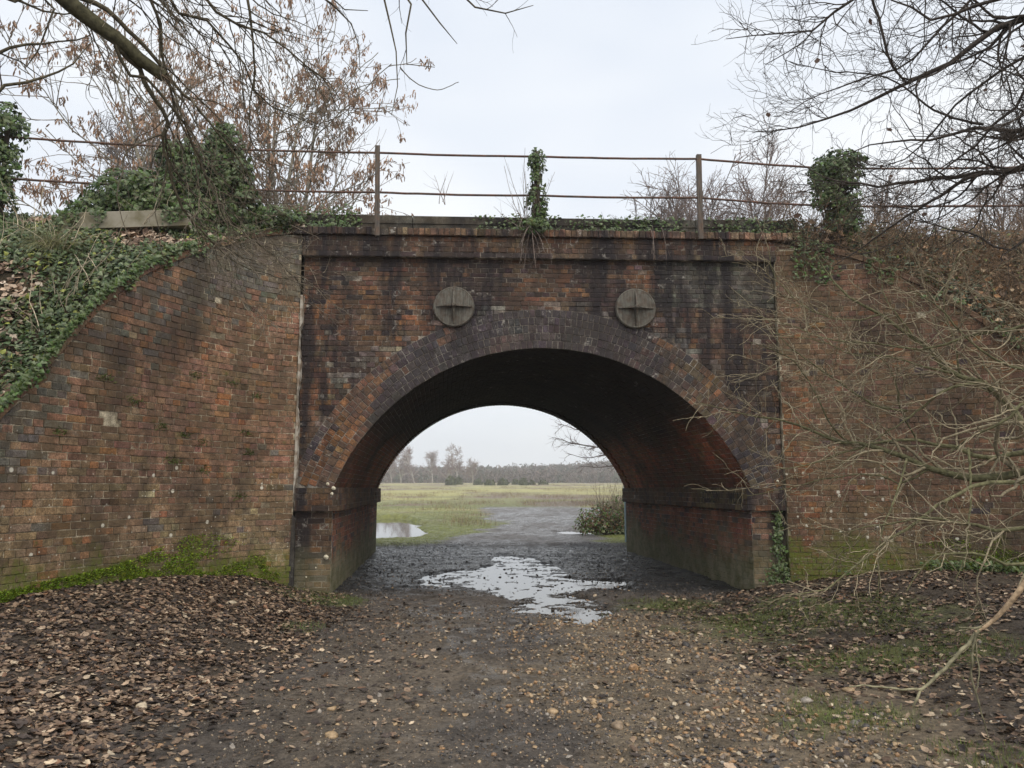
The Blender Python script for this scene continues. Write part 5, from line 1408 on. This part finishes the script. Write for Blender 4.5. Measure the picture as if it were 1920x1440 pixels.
# tree beyond the arch on the right: a low branch shows inside the opening
tb = np.array([6.6, 30.0, 0.05])
tA = empty('alder_tree', tuple(tb)); tag(tA, 'bare tree whose low branches show inside the arch on the right', 'tree')
tk, tkr = resample([tb, tb + [0.1, 0, 2], tb + [-0.1, 0.1, 5], tb + [0.1, 0, 9]], [0.2, 0.17, 0.13, 0.05], 16)
build_branches('trunk', [(tk[None], tkr[None], 9, (0.12, 0.10, 0.09))], M['bark'], tA, tb, None)
sP, sR = guides([([tb + [0, 0, 3.2], (1230, 860, 30), (1180, 868, 30), (1130, 876, 30), (1085, 874, 30)], 0.05, 0.008),
                 ([tb + [0, 0, 4.0], (1230, 830, 30), (1170, 832, 30), (1110, 838, 30), (1060, 828, 30), (1035, 820, 30)], 0.05, 0.008),
                 ([tb + [0, 0, 4.6], (1220, 790, 30), (1150, 800, 30), (1090, 806, 30), (1045, 795, 30)], 0.05, 0.008),
                 ([tb + [0, 0, 3.6], (1230, 845, 30), (1160, 850, 30), (1100, 858, 30), (1065, 850, 30)], 0.04, 0.008)], 16)
s1, t1_ = grow(sP, sR, 90, 0.35, 0.98, 0.7, 1.0, 7, 0.15, (0, 0, 0.02), 0.55, 0.009)
s2, t2_ = grow(s1, t1_, 320, 0.2, 1.0, 0.7, 0.5, 5, 0.16, (0, 0, 0.02), 0.6, 0.006)
build_branches('branch', [(sP, sR, 5, (0.11, 0.09, 0.08)), (s1, t1_, 4, (0.12, 0.09, 0.08)), (s2, t2_, 3, (0.14, 0.095, 0.085))], M['bark'], tA, tb, None)

# bare suckers springing from the middle of the parapet, and dangling stems below the coping
def shrub(base, n, label, name='bare_shrub', l0=0.4, l1=1.25, spread=0.45, col=(0.24, 0.19, 0.16), up=1.0, grav=-0.01):
    base = np.array(base, float); root = empty(name, tuple(base)); tag(root, label, 'shrub')
    b = rng.normal(0, 0.05, (n, 3)) * np.array([1, 0.6, 0.2])
    P = np.zeros((n, 9, 3)); P[:, 0] = b; d = norm(np.c_[rng.normal(0, spread, n), rng.normal(-0.05, spread * .5, n), np.full(n, up)]); L = rng.uniform(l0, l1, n)
    for k in range(1, 9):
        d = norm(d + rng.normal(0, 0.06, (n, 3)) + np.array([0, 0, grav])); P[:, k] = P[:, k - 1] + d * (L / 8)[:, None]
    r_ = np.linspace(0.005, 0.002, 9)[None].repeat(n, 0)
    p2_, r2_ = grow(P, r_, n * 3, 0.2, 0.9, 0.45, 0.4, 6, 0.08, (0, 0, 0.02), 0.6, 0.0022)
    build_branches('stem', [(P + base, r_, 4, col), (p2_ + base, r2_, 3, col)], M['bark'], root, base, None)
shrub((0.18, 10.35, 5.0), 17, 'spray of thin bare suckers beside the ivy-clad middle post')
shrub((0.25, 10.22, 4.98), 8, 'thin stems hanging down over the coping below the middle post', 'hanging_stems', 0.3, 0.8, 0.6, up=-0.5, grav=-0.25)
shrub((2.05, 10.28, 5.0), 3, 'single thin stem hanging down near the right tie plate', 'hanging_stems', 0.4, 0.7, 0.12, up=-0.3, grav=-0.4)
shrub((-1.0, 10.35, 5.35), 4, 'few short bare twigs on the kerb left of the middle post', l0=.2, l1=.5, spread=.3)

# ---------------------------------------------------------------- ground cover
def arch_free(x, y):
    """False where a wall or pier stands"""
    wl = np.interp(y, CL[::-1][:, 1], CL[::-1][:, 0], left=-5.2, right=-2.45)
    wr = np.where(x > 3.3, np.interp(x, CRr[:, 0], CRr[:, 1]), 99)
    inl = x > wl + 0.02
    front = y < 10.45 + 0.0436 * x
    ok_r = np.where(front, y < np.minimum(wr, 10.5 + 0.04 * x) - 0.02, (x < PIR + SHEAR * (y - Y0) - 0.45) | (y > 18))
    ok_l = np.where(front, inl, (x > PIL + SHEAR * (y - Y0) - 0.35) | (y > 18))
    return ok_r & ok_l
def spread_pts(n, x0, x1, y0, y1, dens, power=1.0):
    y = y0 + (y1 - y0) * rng.random(n) ** power
    x = rng.uniform(x0, x1, n)
    k = (rng.random(n) < dens(x, y)) & arch_free(x, y)
    return x[k], y[k]
def slope_up(x, y):
    e = 0.04
    return norm(np.stack([-(gbase(x + e, y) - gbase(x - e, y)) / (2 * e), -(gbase(x, y + e) - gbase(x, y - e)) / (2 * e), np.ones_like(x)], -1))
def litter_d(x, y):
    n_ = fbm(x * 0.8, y * 0.8, 0, 201, 4); n2_ = fbm(x * 3, y * 3, 0, 203, 3)
    left = sm(-x + (n_ - 0.5) * 2.4, 0.9 + 0.12 * np.clip(y - 4, 0, 6), 2.1 + 0.12 * np.clip(y - 4, 0, 6)) * sm(-y, -10.6, -10.0)
    right = sm(x + (n_ - 0.5) * 2.6, 1.5, 2.7) * 0.75
    rwall = sm(x, 3.0, 3.6) * sm(y, 8.9, 9.6) * 0.6
    mid = 0.045
    d = np.maximum(np.maximum(left, right), np.maximum(mid * np.ones_like(x), rwall))
    return d * (0.25 + 0.75 * sm(n2_, 0.36, 0.55))
LEAFC = np.array([(0.22, 0.15, 0.098), (0.34, 0.245, 0.165), (0.12, 0.078, 0.052), (0.05, 0.037, 0.03), (0.47, 0.37, 0.255), (0.22, 0.12, 0.07)])
def litter(name, label, x, y, size, wts, lift=0.012):
    n = len(x); z = gh(x, y)
    k = rng.choice(6, n, p=np.array(wts) / np.sum(wts))
    ti = LEAFC[k] * rng.uniform(0.6, 1.4, (n, 1)) * (0.7 + 0.6 * fbm(x * 1.1, y * 1.1, 0, 205, 3))[:, None]
    up = slope_up(x, y)
    o = scatter(name, LIT_V, LIT_F, np.c_[x, y, z + rng.random(n) * lift + 0.004], rotmats(n, up, rng, 0.24), size * rng.uniform(0.4, 1.7, n), ti, M['litter'])
    if label: tag(o, label, kind='stuff')
    return o
x, y = spread_pts(92000, -5.2, -0.6, 3.2, 10.5, litter_d, 1.15)
litter('leaf_litter', 'brown fallen leaves thick along the foot of the left wall', x, y, 0.040, [4, 2.3, 4, 6, 0.7, 0.8])
x, y = spread_pts(50000, 0.6, 7.4, 3.2, 10.5, litter_d, 1.1)
litter('leaf_litter', 'dark and tan fallen leaves over the right verge', x, y, 0.043, [3, 2.0, 4, 6, 0.9, .6])
x, y = spread_pts(2600, -1.6, 2.4, 3.2, 13, lambda x, y: np.full_like(x, 0.16))
litter('leaf_litter', 'scattered wet leaves and bark scraps on the track', x, y, 0.045, [1, 1, 3, 6, 0.6, 0.6])
# pebbles: deformed icospheres
ph = (1 + 5 ** 0.5) / 2
ICO = norm(np.array([(-1, ph, 0), (1, ph, 0), (-1, -ph, 0), (1, -ph, 0), (0, -1, ph), (0, 1, ph), (0, -1, -ph), (0, 1, -ph), (ph, 0, -1), (ph, 0, 1), (-ph, 0, -1), (-ph, 0, 1)], float))
ICF = [(0, 11, 5), (0, 5, 1), (0, 1, 7), (0, 7, 10), (0, 10, 11), (1, 5, 9), (5, 11, 4), (11, 10, 2), (10, 7, 6), (7, 1, 8), (3, 9, 4), (3, 4, 2), (3, 2, 6), (3, 6, 8), (3, 8, 9), (4, 9, 5), (2, 4, 11), (6, 2, 10), (8, 6, 7), (9, 8, 1)]
PEB = np.array([ICO * rng.uniform(0.55, 1.25, (12, 1)) * np.array([1, rng.uniform(0.6, 0.95), rng.uniform(0.4, 0.7)]) for _ in range(12)])
PEBC = np.array([(0.34, 0.235, 0.13), (0.23, 0.165, 0.105), (0.14, 0.11, 0.085), (0.44, 0.36, 0.25), (0.055, 0.048, 0.043), (0.30, 0.175, 0.085), (0.27, 0.235, 0.195)])
def gravel(name, label, x, y, s0, s1, wts, sink=0.25, mat='stone'):
    n = len(x); z = gh(x, y)
    size = s0 + (s1 - s0) * rng.random(n) ** 3
    k = rng.choice(7, n, p=np.array(wts) / np.sum(wts))
    ti = PEBC[k] * rng.uniform(0.65, 1.35, (n, 1))
    o = scatter(name, PEB, ICF, np.c_[x, y, z + size * sink], rotmats(n, np.tile([0, 0, 1.0], (n, 1)), rng, 0.35), size, ti, M[mat])
    tag(o, label, kind='stuff'); return o
def gravel_d(x, y):
    n_ = fbm(x * 0.9, y * 0.9, 0, 211, 4); n2_ = fbm(x * 4, y * 4, 0, 213, 2)
    cx = np.interp(y, [3, 4.5, 6, 8, 9], [1.35, 1.35, 1.15, 0.95, 1.0])
    return (sm(-np.abs(x - cx) + (n_ - 0.5) * 1.4, -1.25, -0.35) * sm(-y, -9.3, -8.3) + 0.10) * (0.3 + 0.7 * sm(n2_, 0.35, 0.6))
x, y = spread_pts(52000, -2.2, 4.2, 3.2, 9.6, gravel_d, 1.3)
gravel('gravel', 'tan and grey flint gravel spread right of the middle of the track', x, y, 0.005, 0.026, [5, 5, 4, 1.6, 3, 2.5, 1.2])
x, y = spread_pts(9000, -2.2, 1.2, 3.2, 10.2, lambda x, y: 0.25 + 0.75 * sm(fbm(x * .9, y * .9, 0, 217, 3), 0.45, 0.6), 1.2)
gravel('gravel', 'fine grit trodden into the left half of the track', x, y, 0.004, 0.011, [2, 3, 4, 1.5, 3, 1, 2])
x, y = spread_pts(34000, -3.0, 4.0, 3.0, 11.0, lambda x, y: 0.15 + 0.85 * sm(fbm(x * 1.6, y * 1.6, 0, 223, 4), 0.42, 0.58), 1.35)
gravel('mud_crumbs', 'dark crumbs of churned mud over the track', x, y, 0.003, 0.015, [0.3, 0.6, 3, 0.1, 7, 0.2, 0.3], 0.3)
x, y = spread_pts(17000, -3.2, 3.4, 10.4, 20.5, lambda x, y: 0.15 + 0.85 * sm(np.abs(x + 0.1) + (fbm(x, y, 0, 219, 3) - .5), 0.7, 1.6))
gravel('ballast', 'wet black stones and clods on the ground under the arch', x, y, 0.005, 0.020, [0.1, 0.2, 1.5, 0.05, 9, 0.1, 0.25], mat='wet_stone')
# mud clods standing in the puddle
x, y = spread_pts(700, -1.4, 1.7, 8.4, 17.2, lambda x, y: np.full_like(x, 0.8)); n = len(x); sz = 0.005 + 0.028 * rng.random(n) ** 5
o = scatter('mud_clods', PEB, ICF, np.c_[x, y, np.maximum(gh(x, y), WATER_A - 0.005) + sz * 0.2], rotmats(n, np.tile([0, 0, 1.0], (n, 1)), rng, 0.3), sz, np.array([0.035, 0.028, 0.022]) * rng.uniform(.5, 1.5, (n, 1)), M['wet_stone']); tag(o, 'dark mud clods and stones standing in the puddle', kind='stuff')
# larger single stones and leaves that stand out
STN = [(-2.30, 5.0, 0.05, 'pale flint stone at the bottom left edge of the track', 3), (-1.02, 4.55, 0.045, 'tan stone near the bottom left of the track', 0), (-1.15, 5.15, 0.035, 'small tan stone left of the track middle', 0),
       (0.25, 5.05, 0.05, 'orange-brown stone on the mud near the middle foreground', 0), (0.62, 4.75, 0.055, 'grey-brown stone in the front gravel', 1), (0.95, 6.2, 0.06, 'brown stone in the gravel below the puddle', 5),
       (1.95, 5.3, 0.05, 'pale grey stone on the right gravel edge', 6), (2.35, 5.6, 0.06, 'rounded tan stone among leaves on the right', 0), (-2.95, 8.3, 0.07, 'flat pale stone on the leaves near the left wall', 3), (-0.35, 7.3, 0.035, 'light pebble on bare mud left of the gravel', 3), (1.55, 7.1, 0.05, 'dark brown stone beside the gravel patch', 4), (3.0, 6.0, 0.05, 'light stone on the mossy right verge', 3)]
for (sx, sy, ss, lb, ck) in STN:
    V = PEB[rng.integers(0, 12)]
    # subdivide once for a rounder stone
    mid = {}; VV = [v for v in V]; FF = []
    def mp(a, b):
        k = (min(a, b), max(a, b))
        if k not in mid: mid[k] = len(VV); q = (VV[a] + VV[b]) / 2; VV.append(q * 1.12 * rng.uniform(0.96, 1.04))
        return mid[k]
    for (a, b, c_) in ICF:
        ab_, bc, ca = mp(a, b), mp(b, c_), mp(c_, a); FF += [(a, ab_, ca), (b, bc, ab_), (c_, ca, bc), (ab_, bc, ca)]
    o = obj('stone', mesh_np('stone', np.array(VV) * ss, np.array(FF), np.tile(PEBC[ck] * 1.1, (len(VV), 1)), smooth=True), M['stone'], None, (sx, sy, float(gh(sx, sy)[0]) + ss * 0.2))
    o.rotation_euler = (0, 0, rng.uniform(0, 6)); tag(o, lb, 'stone', 'stones on the track')
# grass: blades in patches
def blades(name, label, x, y, hmin, hmax, col, z=None, up=None, wid=1.0):
    n = len(x); z = gh(x, y) if z is None else z
    h = rng.uniform(hmin, hmax, n)
    ti = np.array(col) * rng.uniform(0.55, 1.5, (n, 1)) * (1 + rng.normal(0, 0.12, (n, 3)))
    sc = np.stack([np.full(n, wid * 0.05) * rng.uniform(.6, 1.4, n), h * rng.uniform(0.4, 1.6, n), h], -1)
    o = scatter(name, BLADE_V, BLADE_F3, np.c_[x, y, z - 0.003], rotmats(n, np.tile([0, 0, 1.0], (n, 1)) if up is None else up, rng, 0.3), sc, np.clip(ti, .004, 1), M['grass'])
    tag(o, label, kind='stuff'); return o
GP = ((2.9, 8.3, 1.5, 1.1), (2.0, 9.5, 0.8, 0.5), (3.2, 6.6, 1.0, 0.7), (2.1, 5.0, .7, .5), (3.6, 7.5, 0.7, 0.5), (2.5, 4.3, .6, .3))
def grass_d(P):
    def f(x, y):
        d = np.min([np.sqrt(((x - cx) / a) ** 2 + ((y - cy) / b) ** 2) for cx, cy, a, b in P], 0) + (fbm(x * 2, y * 2, 0, 221, 3) - 0.5) * 2.2
        return sm(-d, -0.9, -0.3)
    return f
x, y = spread_pts(60000, 1.0, 4.8, 3.8, 10.2, grass_d(GP))
blades('grass', 'thin green grass in patches on the right verge', x, y, 0.025, 0.065, (0.15, 0.175, 0.055), wid=0.55)
x, y = spread_pts(20000, -3.4, -1.2, 7.2, 10.4, grass_d(((-2.2, 9.5, 0.45, 0.55), (-2.65, 10.1, 0.7, 0.25), (-2.1, 7.9, 0.3, 0.35), (-2.9, 7.0, .3, .2))))
blades('grass', 'thin grass at the foot of the left pier', x, y, 0.025, 0.06, (0.14, 0.17, 0.06), wid=0.55)
def field_d(x, y): return (1 - track_mask(x, y)) * sm(y, 18.4, 19.6)
x = rng.uniform(-9, 8, 42000); y = 18.2 + 34 * rng.random(42000) ** 1.8
k = (rng.random(len(x)) < field_d(x, y)) & ((np.abs(x) < 3.9) | (y > 23)); x, y = x[k], y[k]
z_ = gh(x, y); k = z_ > WATER_B + 0.008; x, y = x[k], y[k]
blades('field_grass', 'short green grass on the heath just beyond the arch', x, y, 0.02, 0.06, (0.21, 0.23, 0.06), wid=1.3)
# heather and tussock clumps on the heath
n = 4200; y = 27 + 190 * rng.random(n) ** 1.5; x = rng.uniform(-0.30, 0.30, n) * y
k = (rng.random(n) < sm(fbm(x * .16, y * .10, 0, 49, 5, 0.6), 0.42, 0.58)) & (track_mask(x, y) < 0.3) & (poly_sd(x, y, PUD_B) > 1.0) & ((y > 42) | (rng.random(n) < 0.25)); x, y = x[k], y[k]; n = len(x)
per = 22; X_ = np.repeat(x, per) + rng.normal(0, 0.35, n * per); Y_ = np.repeat(y, per) + rng.normal(0, 0.35, n * per)
blades('heather', 'low brown heather clumps across the heath', X_, Y_, 0.12, 0.42, (0.25, 0.185, 0.115), z=gbase(X_, Y_), wid=1.6)

# moss on the wall feet: real tufts
def moss_tufts(name, label, cu, n, u0, u1, zf, z0, dens):
    u = rng.uniform(u0, u1, n); h = rng.random(n) ** 1.6
    x_, y_ = cu.at(u); zb = gbase(np.asarray(x_), np.asarray(y_))
    top_ = zf(u); v = zb - 0.02 + h * top_
    k = rng.random(n) < dens(u, v - zb); u, v = u[k], v[k]; n = len(u)
    pos = cu.map(u, v, rng.uniform(-0.005, 0.012, n)); nx__, ny__ = cu.nrm(u)
    up = np.stack([nx__, ny__, np.full(n, 0.5)], -1)
    ti = np.array([0.19, 0.26, 0.03]) * rng.uniform(0.45, 1.7, (n, 1)) * (1 + rng.normal(0, .1, (n, 3)))
    s_ = rng.uniform(0.012, 0.034, n)
    o = scatter(name, BLADE_V, BLADE_F3, pos, rotmats(n, up, rng, 0.5), np.stack([s_ * 3.2, s_, s_], -1), np.clip(ti, .003, 1), M['moss'])
    tag(o, label, kind='stuff')
moss_tufts('moss', 'bright green moss along the foot of the left curved wall', cl, 30000, 0.15, 4.6, lambda u: 0.12 + 0.40 * np.exp(-((u - 1.15) / 1.0) ** 2), 0, lambda u, h: sm(fbm(u * 4, h * 9, 0, 241, 4, 0.6), 0.42, 0.56) * (1 - 0.5 * sm(h, 0.1, 0.45)))
moss_tufts('moss', 'dark green moss along the foot of the right wing wall', crv, 11000, 0.5, 4.0, lambda u: 0.16 + 0.28 * np.exp(-((u - 2.0) / 0.8) ** 2), 0, lambda u, h: sm(fbm(u * 3, h * 5, 0, 243, 3), 0.45, 0.58))
# small ferns rooted in the wall joints
FERN = [(1.95, 2.10), (1.62, 2.02), (1.75, 1.72), (1.35, 1.95), (1.32, 1.62), (0.75, 1.30), (0.55, 2.6), (0.62, 1.85), (2.75, 2.55), (2.35, 2.35), (1.5, 2.75), (0.95, 2.72), (0.72, 2.1), (3.25, 1.95)]
FLAB = ['fern tuft above the middle of the left curved wall, upper of a pair', 'fern tuft level with the upper pair, nearer the arch', 'broad fern tuft in the middle of the left curved wall', 'fern tuft between the mid-wall ferns and the arch', 'fern tuft low in the middle of the left curved wall, nearer the arch', 'lowest fern tuft, close to the pier on the left wall', 'topmost fern tuft near the arch side of the left wall', 'fern tuft beside the white mortar line on the left wall', 'fern tuft high on the left wall under the bank ivy', 'fern tuft below the high one on the outer left wall', 'fern tuft among grey bricks near the top of the left wall', 'fern tuft just below the topmost one near the arch', 'fern tuft at mid height next to the arch on the left wall', 'outermost fern tuft at the far left of the curved wall']
for k, (u_, v_) in enumerate(FERN):
    p_ = cl.map(np.array([u_]), np.array([v_]), np.array([0.0]))[0]; nxx, nyy = cl.nrm(np.array([u_])); n = 60
    root = empty('wall_fern', tuple(p_)); tag(root, FLAB[k], 'fern', 'ferns in the left wall')
    tt_ = rng.normal(0, 0.055, n); zz_ = rng.normal(0, 0.022, n)
    tx, ty = -nyy[0], nxx[0]
    pos = np.c_[tx * tt_, ty * tt_, zz_]
    up = np.tile([nxx[0], nyy[0], 0.35], (n, 1))
    s_ = rng.uniform(0.025, 0.055, n)
    scatter('frond', BLADE_V, BLADE_F3, pos, rotmats(n, up, rng, 0.7), np.stack([s_ * 1.6, s_, s_], -1), np.array([0.085, 0.12, 0.028]) * rng.uniform(.6, 1.5, (n, 1)), M['grass'], root, kind='stuff')
# ivy climbing the right pier and low plants at its foot
n = 420; h = rng.random(n) ** 1.4
pos = np.c_[3.62 + rng.normal(0, 0.03 + 0.10 * (1 - h) ** 3, n), np.full(n, -0.03) - rng.random(n) * 0.04 - 0.12 * (1 - h) ** 4 * rng.random(n), 0.15 + h * 1.05]
ro = empty('ivy', tuple(W(np.array([3.62, -0.03, 0.15])))); tag(ro, 'thin ivy climbing the foot of the right pier', 'ivy')
scatter('foliage', IVY_V, IVY_F, W(pos) - np.array(ro.location), rotmats(n, np.tile([0, -0.9, 0.4], (n, 1)), rng, 0.4), 0.05 * rng.uniform(.5, 1.2, n), ivy_tint(n, 1.0, 0.2), M['leaf'], ro)
n = 1300; x = rng.uniform(3.4, 7.0, n); y = np.interp(x, CRr[:, 0], CRr[:, 1]) - 0.08 - rng.random(n) ** 2 * 0.45
k = fbm(x * 2.2, y * 2.2, 0, 251, 3) > 0.48; x, y = x[k], y[k]; n = len(x)
o = scatter('ground_ivy', IVY_V, IVY_F, np.c_[x, y, gbase(x, y) + 0.02 + rng.random(n) * 0.13], rotmats(n, np.tile([0, -0.6, 0.8], (n, 1)), rng, 0.5), 0.055 * rng.uniform(.5, 1.3, n), ivy_tint(n, 1.0, .15), M['leaf']); tag(o, 'low ivy along the foot of the right wing wall', kind='stuff')

# ---------------------------------------------------------------- beyond the arch
ivy_mass('bramble_bush', 'tangled bramble bush just beyond the right pier', 'bush', [((2.75, 24.0, 0.45), (0.75, 0.7, 0.5)), ((3.3, 24.2, 0.55), (0.7, 0.7, 0.6)), ((2.35, 23.8, 0.3), (0.5, 0.5, 0.35)), ((3.7, 24, .5), (.6, .6, .5))], 5200, 0.06, (2.9, 24.0, 0.0), dark=1.35, brown=0.45)
n = 110; b = np.c_[rng.uniform(2.6, 3.7, n), rng.uniform(23.6, 24.4, n), np.full(n, 0.3)]
rt = empty('reeds', (3.1, 24, 0.2)); tag(rt, 'tall dry stalks rising out of the bramble beyond the right pier', 'reeds')
rand_stems('stalk', None, b - np.array([3.1, 24, 0.2]), np.c_[rng.normal(0.0, 0.22, n), rng.normal(0, 0.2, n), np.ones(n)], rng.uniform(0.6, 1.5, n), np.full(n, 0.006), M['bark'], np.array([0.24, 0.20, 0.15]), wig=0.1, grav=0, parent=rt)
mb = MB(); mb.tube([(0, 0, -0.2), (0.0, 0, 1.0), (-0.03, 0, 1.95)], 0.05, 8); mb.box(-0.065, 0.065, -0.065, 0.065, 1.95, 1.99)
o = mb.build('marker_post', M['galv'], None, (3.02, 20.6, 0.0)); tag(o, 'pale blue-grey post just beyond the right pier', 'post')

def gorse(x, y, rx, h, label):
    base = np.array([x, y, float(gbase(np.array([x]), np.array([y]))[0])]); n = int(500)
    root = empty('gorse_bush', tuple(base)); tag(root, label, 'bush', 'gorse bushes along the far edge of the heath')
    d = norm(rng.normal(0, 1, (n, 3))); d[:, 2] = np.abs(d[:, 2])
    pos = d * np.array([rx, rx * 0.8, h]) * (0.6 + 0.5 * rng.random((n, 1)))
    scatter('foliage', IVY_V, IVY_F, pos, rotmats(n, d, rng, 0.5), 0.55 * rng.uniform(.6, 1.4, n), np.array([0.075, 0.085, 0.035]) * rng.uniform(.6, 1.5, (n, 1)), M['leaf'], root)
    n = 40
    rand_stems('stem', None, rng.normal(0, rx * 0.25, (n, 3)) * np.array([1, 1, 0]), np.c_[rng.normal(0, .6, n), rng.normal(0, .6, n), np.ones(n)], np.full(n, h * 0.8), np.full(n, 0.04), M['bark'], np.array([0.1, 0.08, 0.06]), parent=root)
for (u_, w_, h_, lb) in ((846, 1.5, 2.0, 'biggest rounded gorse bush on the heath below the birches'), (862, 0.9, 1.7, 'narrow gorse bush touching the biggest one'), (897, 1.1, 1.3, 'gorse bush third from the left on the heath'), (918, 1.4, 1.2, 'low gorse bush in the middle of the heath row'),
                         (943, 1.3, 1.6, 'gorse bush with an uneven top right of the heath row middle'), (966, 0.8, 1.2, 'small gorse bush between two larger ones on the heath'), (982, 1.2, 1.6, 'rounded gorse bush towards the right of the heath row'), (1018, 1.4, 1.0, 'low spreading gorse bush at the right end of the heath row'), (998, .6, 1.0, 'tiny gorse bush near the right end of the heath row')):
    y_ = 185.0 + rng.normal(0, 6); gorse((u_ - 960) / FPX * y_, y_, w_ * 0.8, h_, lb)
BIR = [(-47, 262, 9.5, 'birch at the left edge of the far tree line'), (-36.5, 255, 10.5, 'tall pale-stemmed birch in the far tree line'), (-31.5, 250, 11.0, 'tallest birch with a rounded crown in the far tree line'), (-26.5, 257, 9.5, 'birch right of the tallest one in the far tree line'), (-42, 270, 8.0, 'shorter birch near the left of the far tree line'), (-17.5, 252, 10.0, 'lone birch standing right of the far birch clump'), (-22, 268, 7.5, 'low birch between the clump and the lone birch'), (-14, 275, 6.5, 'small birch right of the lone birch')]
for (x_, y_, h_, lb) in BIR:
    tree('birch_tree', lb, 'tree', (x_, y_, float(gbase(np.array([x_]), np.array([y_]))[0])), h_, 4.2, 0, trunks=2, n1=50, n2=320, n3=1300, r0=0.13, twig=(0.24, 0.16, 0.15), bark=(0.46, 0.42, 0.39), rmin=0.035, group='birches along the far edge of the heath', droop=0.05, clear=.18)
# wooded hill
ny_, nx_ = 40, 160
X_, Y_ = np.meshgrid(np.linspace(-420, 420, nx_), np.linspace(270, 530, ny_))
def hill(x, y):
    ridge = np.interp(x, [-420, -160, -60, -10, 40, 90, 150, 420], [9, 8.5, 8, 8, 10, 15, 19, 21])
    return 3.0 + (ridge - 3) * sm(y, 275, 440) + (fbm(x * 0.015, y * 0.015, 0, 261, 3) - 0.5) * 2.5
V = np.stack([X_.ravel(), Y_.ravel(), hill(X_.ravel(), Y_.ravel())], -1)
ii = (np.arange(ny_ - 1)[:, None] * nx_ + np.arange(nx_ - 1)[None]).ravel()
t = NT('hill_soil'); M['hill'] = t.fin(t.mix(t.ramp(t.noise(0.03, 4), .4, .6), (0.07, 0.055, 0.045), (0.05, 0.05, 0.03)), 1, 0)
o = obj('hill', mesh_np('hill', V, np.stack([ii, ii + 1, ii + nx_ + 1, ii + nx_], -1), smooth=True), M['hill']); tag(o, 'far wooded ridge', kind='structure')
n = 2600; y = 283 + 190 * rng.random(n) ** 1.1; x = rng.uniform(-0.34, 0.30, n) * y
per = 46; zb = hill(x, y)
hh = rng.uniform(3.5, 6.0, n); wd = rng.uniform(1.5, 2.8, n)
d = norm(rng.normal(0, 1, (n * per, 3)))
pos = np.repeat(np.c_[x, y, zb + hh * 0.55], per, 0) + d * np.repeat(np.c_[wd, wd, hh * 0.5], per, 0) * (0.5 + 0.5 * rng.random((n * per, 1)))
ev = np.repeat(rng.random(n) < 0.22, per)
ti = np.where(ev[:, None], np.array([0.055, 0.062, 0.035]), np.array([0.135, 0.098, 0.085])) * np.repeat(rng.uniform(0.6, 1.4, (n, 1)), per, 0) * rng.uniform(0.7, 1.3, (n * per, 1))
N_ = n * per
o = scatter('distant_wood', KEY_V, KEY_F, pos, rotmats(N_, np.tile([0, 0, 1.0], (N_, 1)), rng, 0.7), np.stack([np.full(N_, 2.0), np.full(N_, 1.0), np.full(N_, 1.6)], -1) * rng.uniform(.5, 1.2, (N_, 1)), ti, M['litter']); tag(o, 'bare woodland covering the far ridge', kind='stuff')

# ---------------------------------------------------------------- haze
hb = MB(); hb.box(-720, 720, -65, 540, -1.8, 31)
hz_m = bpy.data.materials.new('haze'); hz_m.use_nodes = True
ht = hz_m.node_tree; ht.nodes.clear()
ho = ht.nodes.new('ShaderNodeOutputMaterial'); hv = ht.nodes.new('ShaderNodeVolumePrincipled')
hv.inputs['Color'].default_value = (0.985, 0.99, 1.0, 1); hv.inputs['Density'].default_value = 0.0011; hv.inputs['Anisotropy'].default_value = 0.3
ht.links.new(hv.outputs[0], ho.inputs['Volume'])
o = hb.build('haze', hz_m); tag(o, 'thin winter haze over the whole place', kind='stuff')
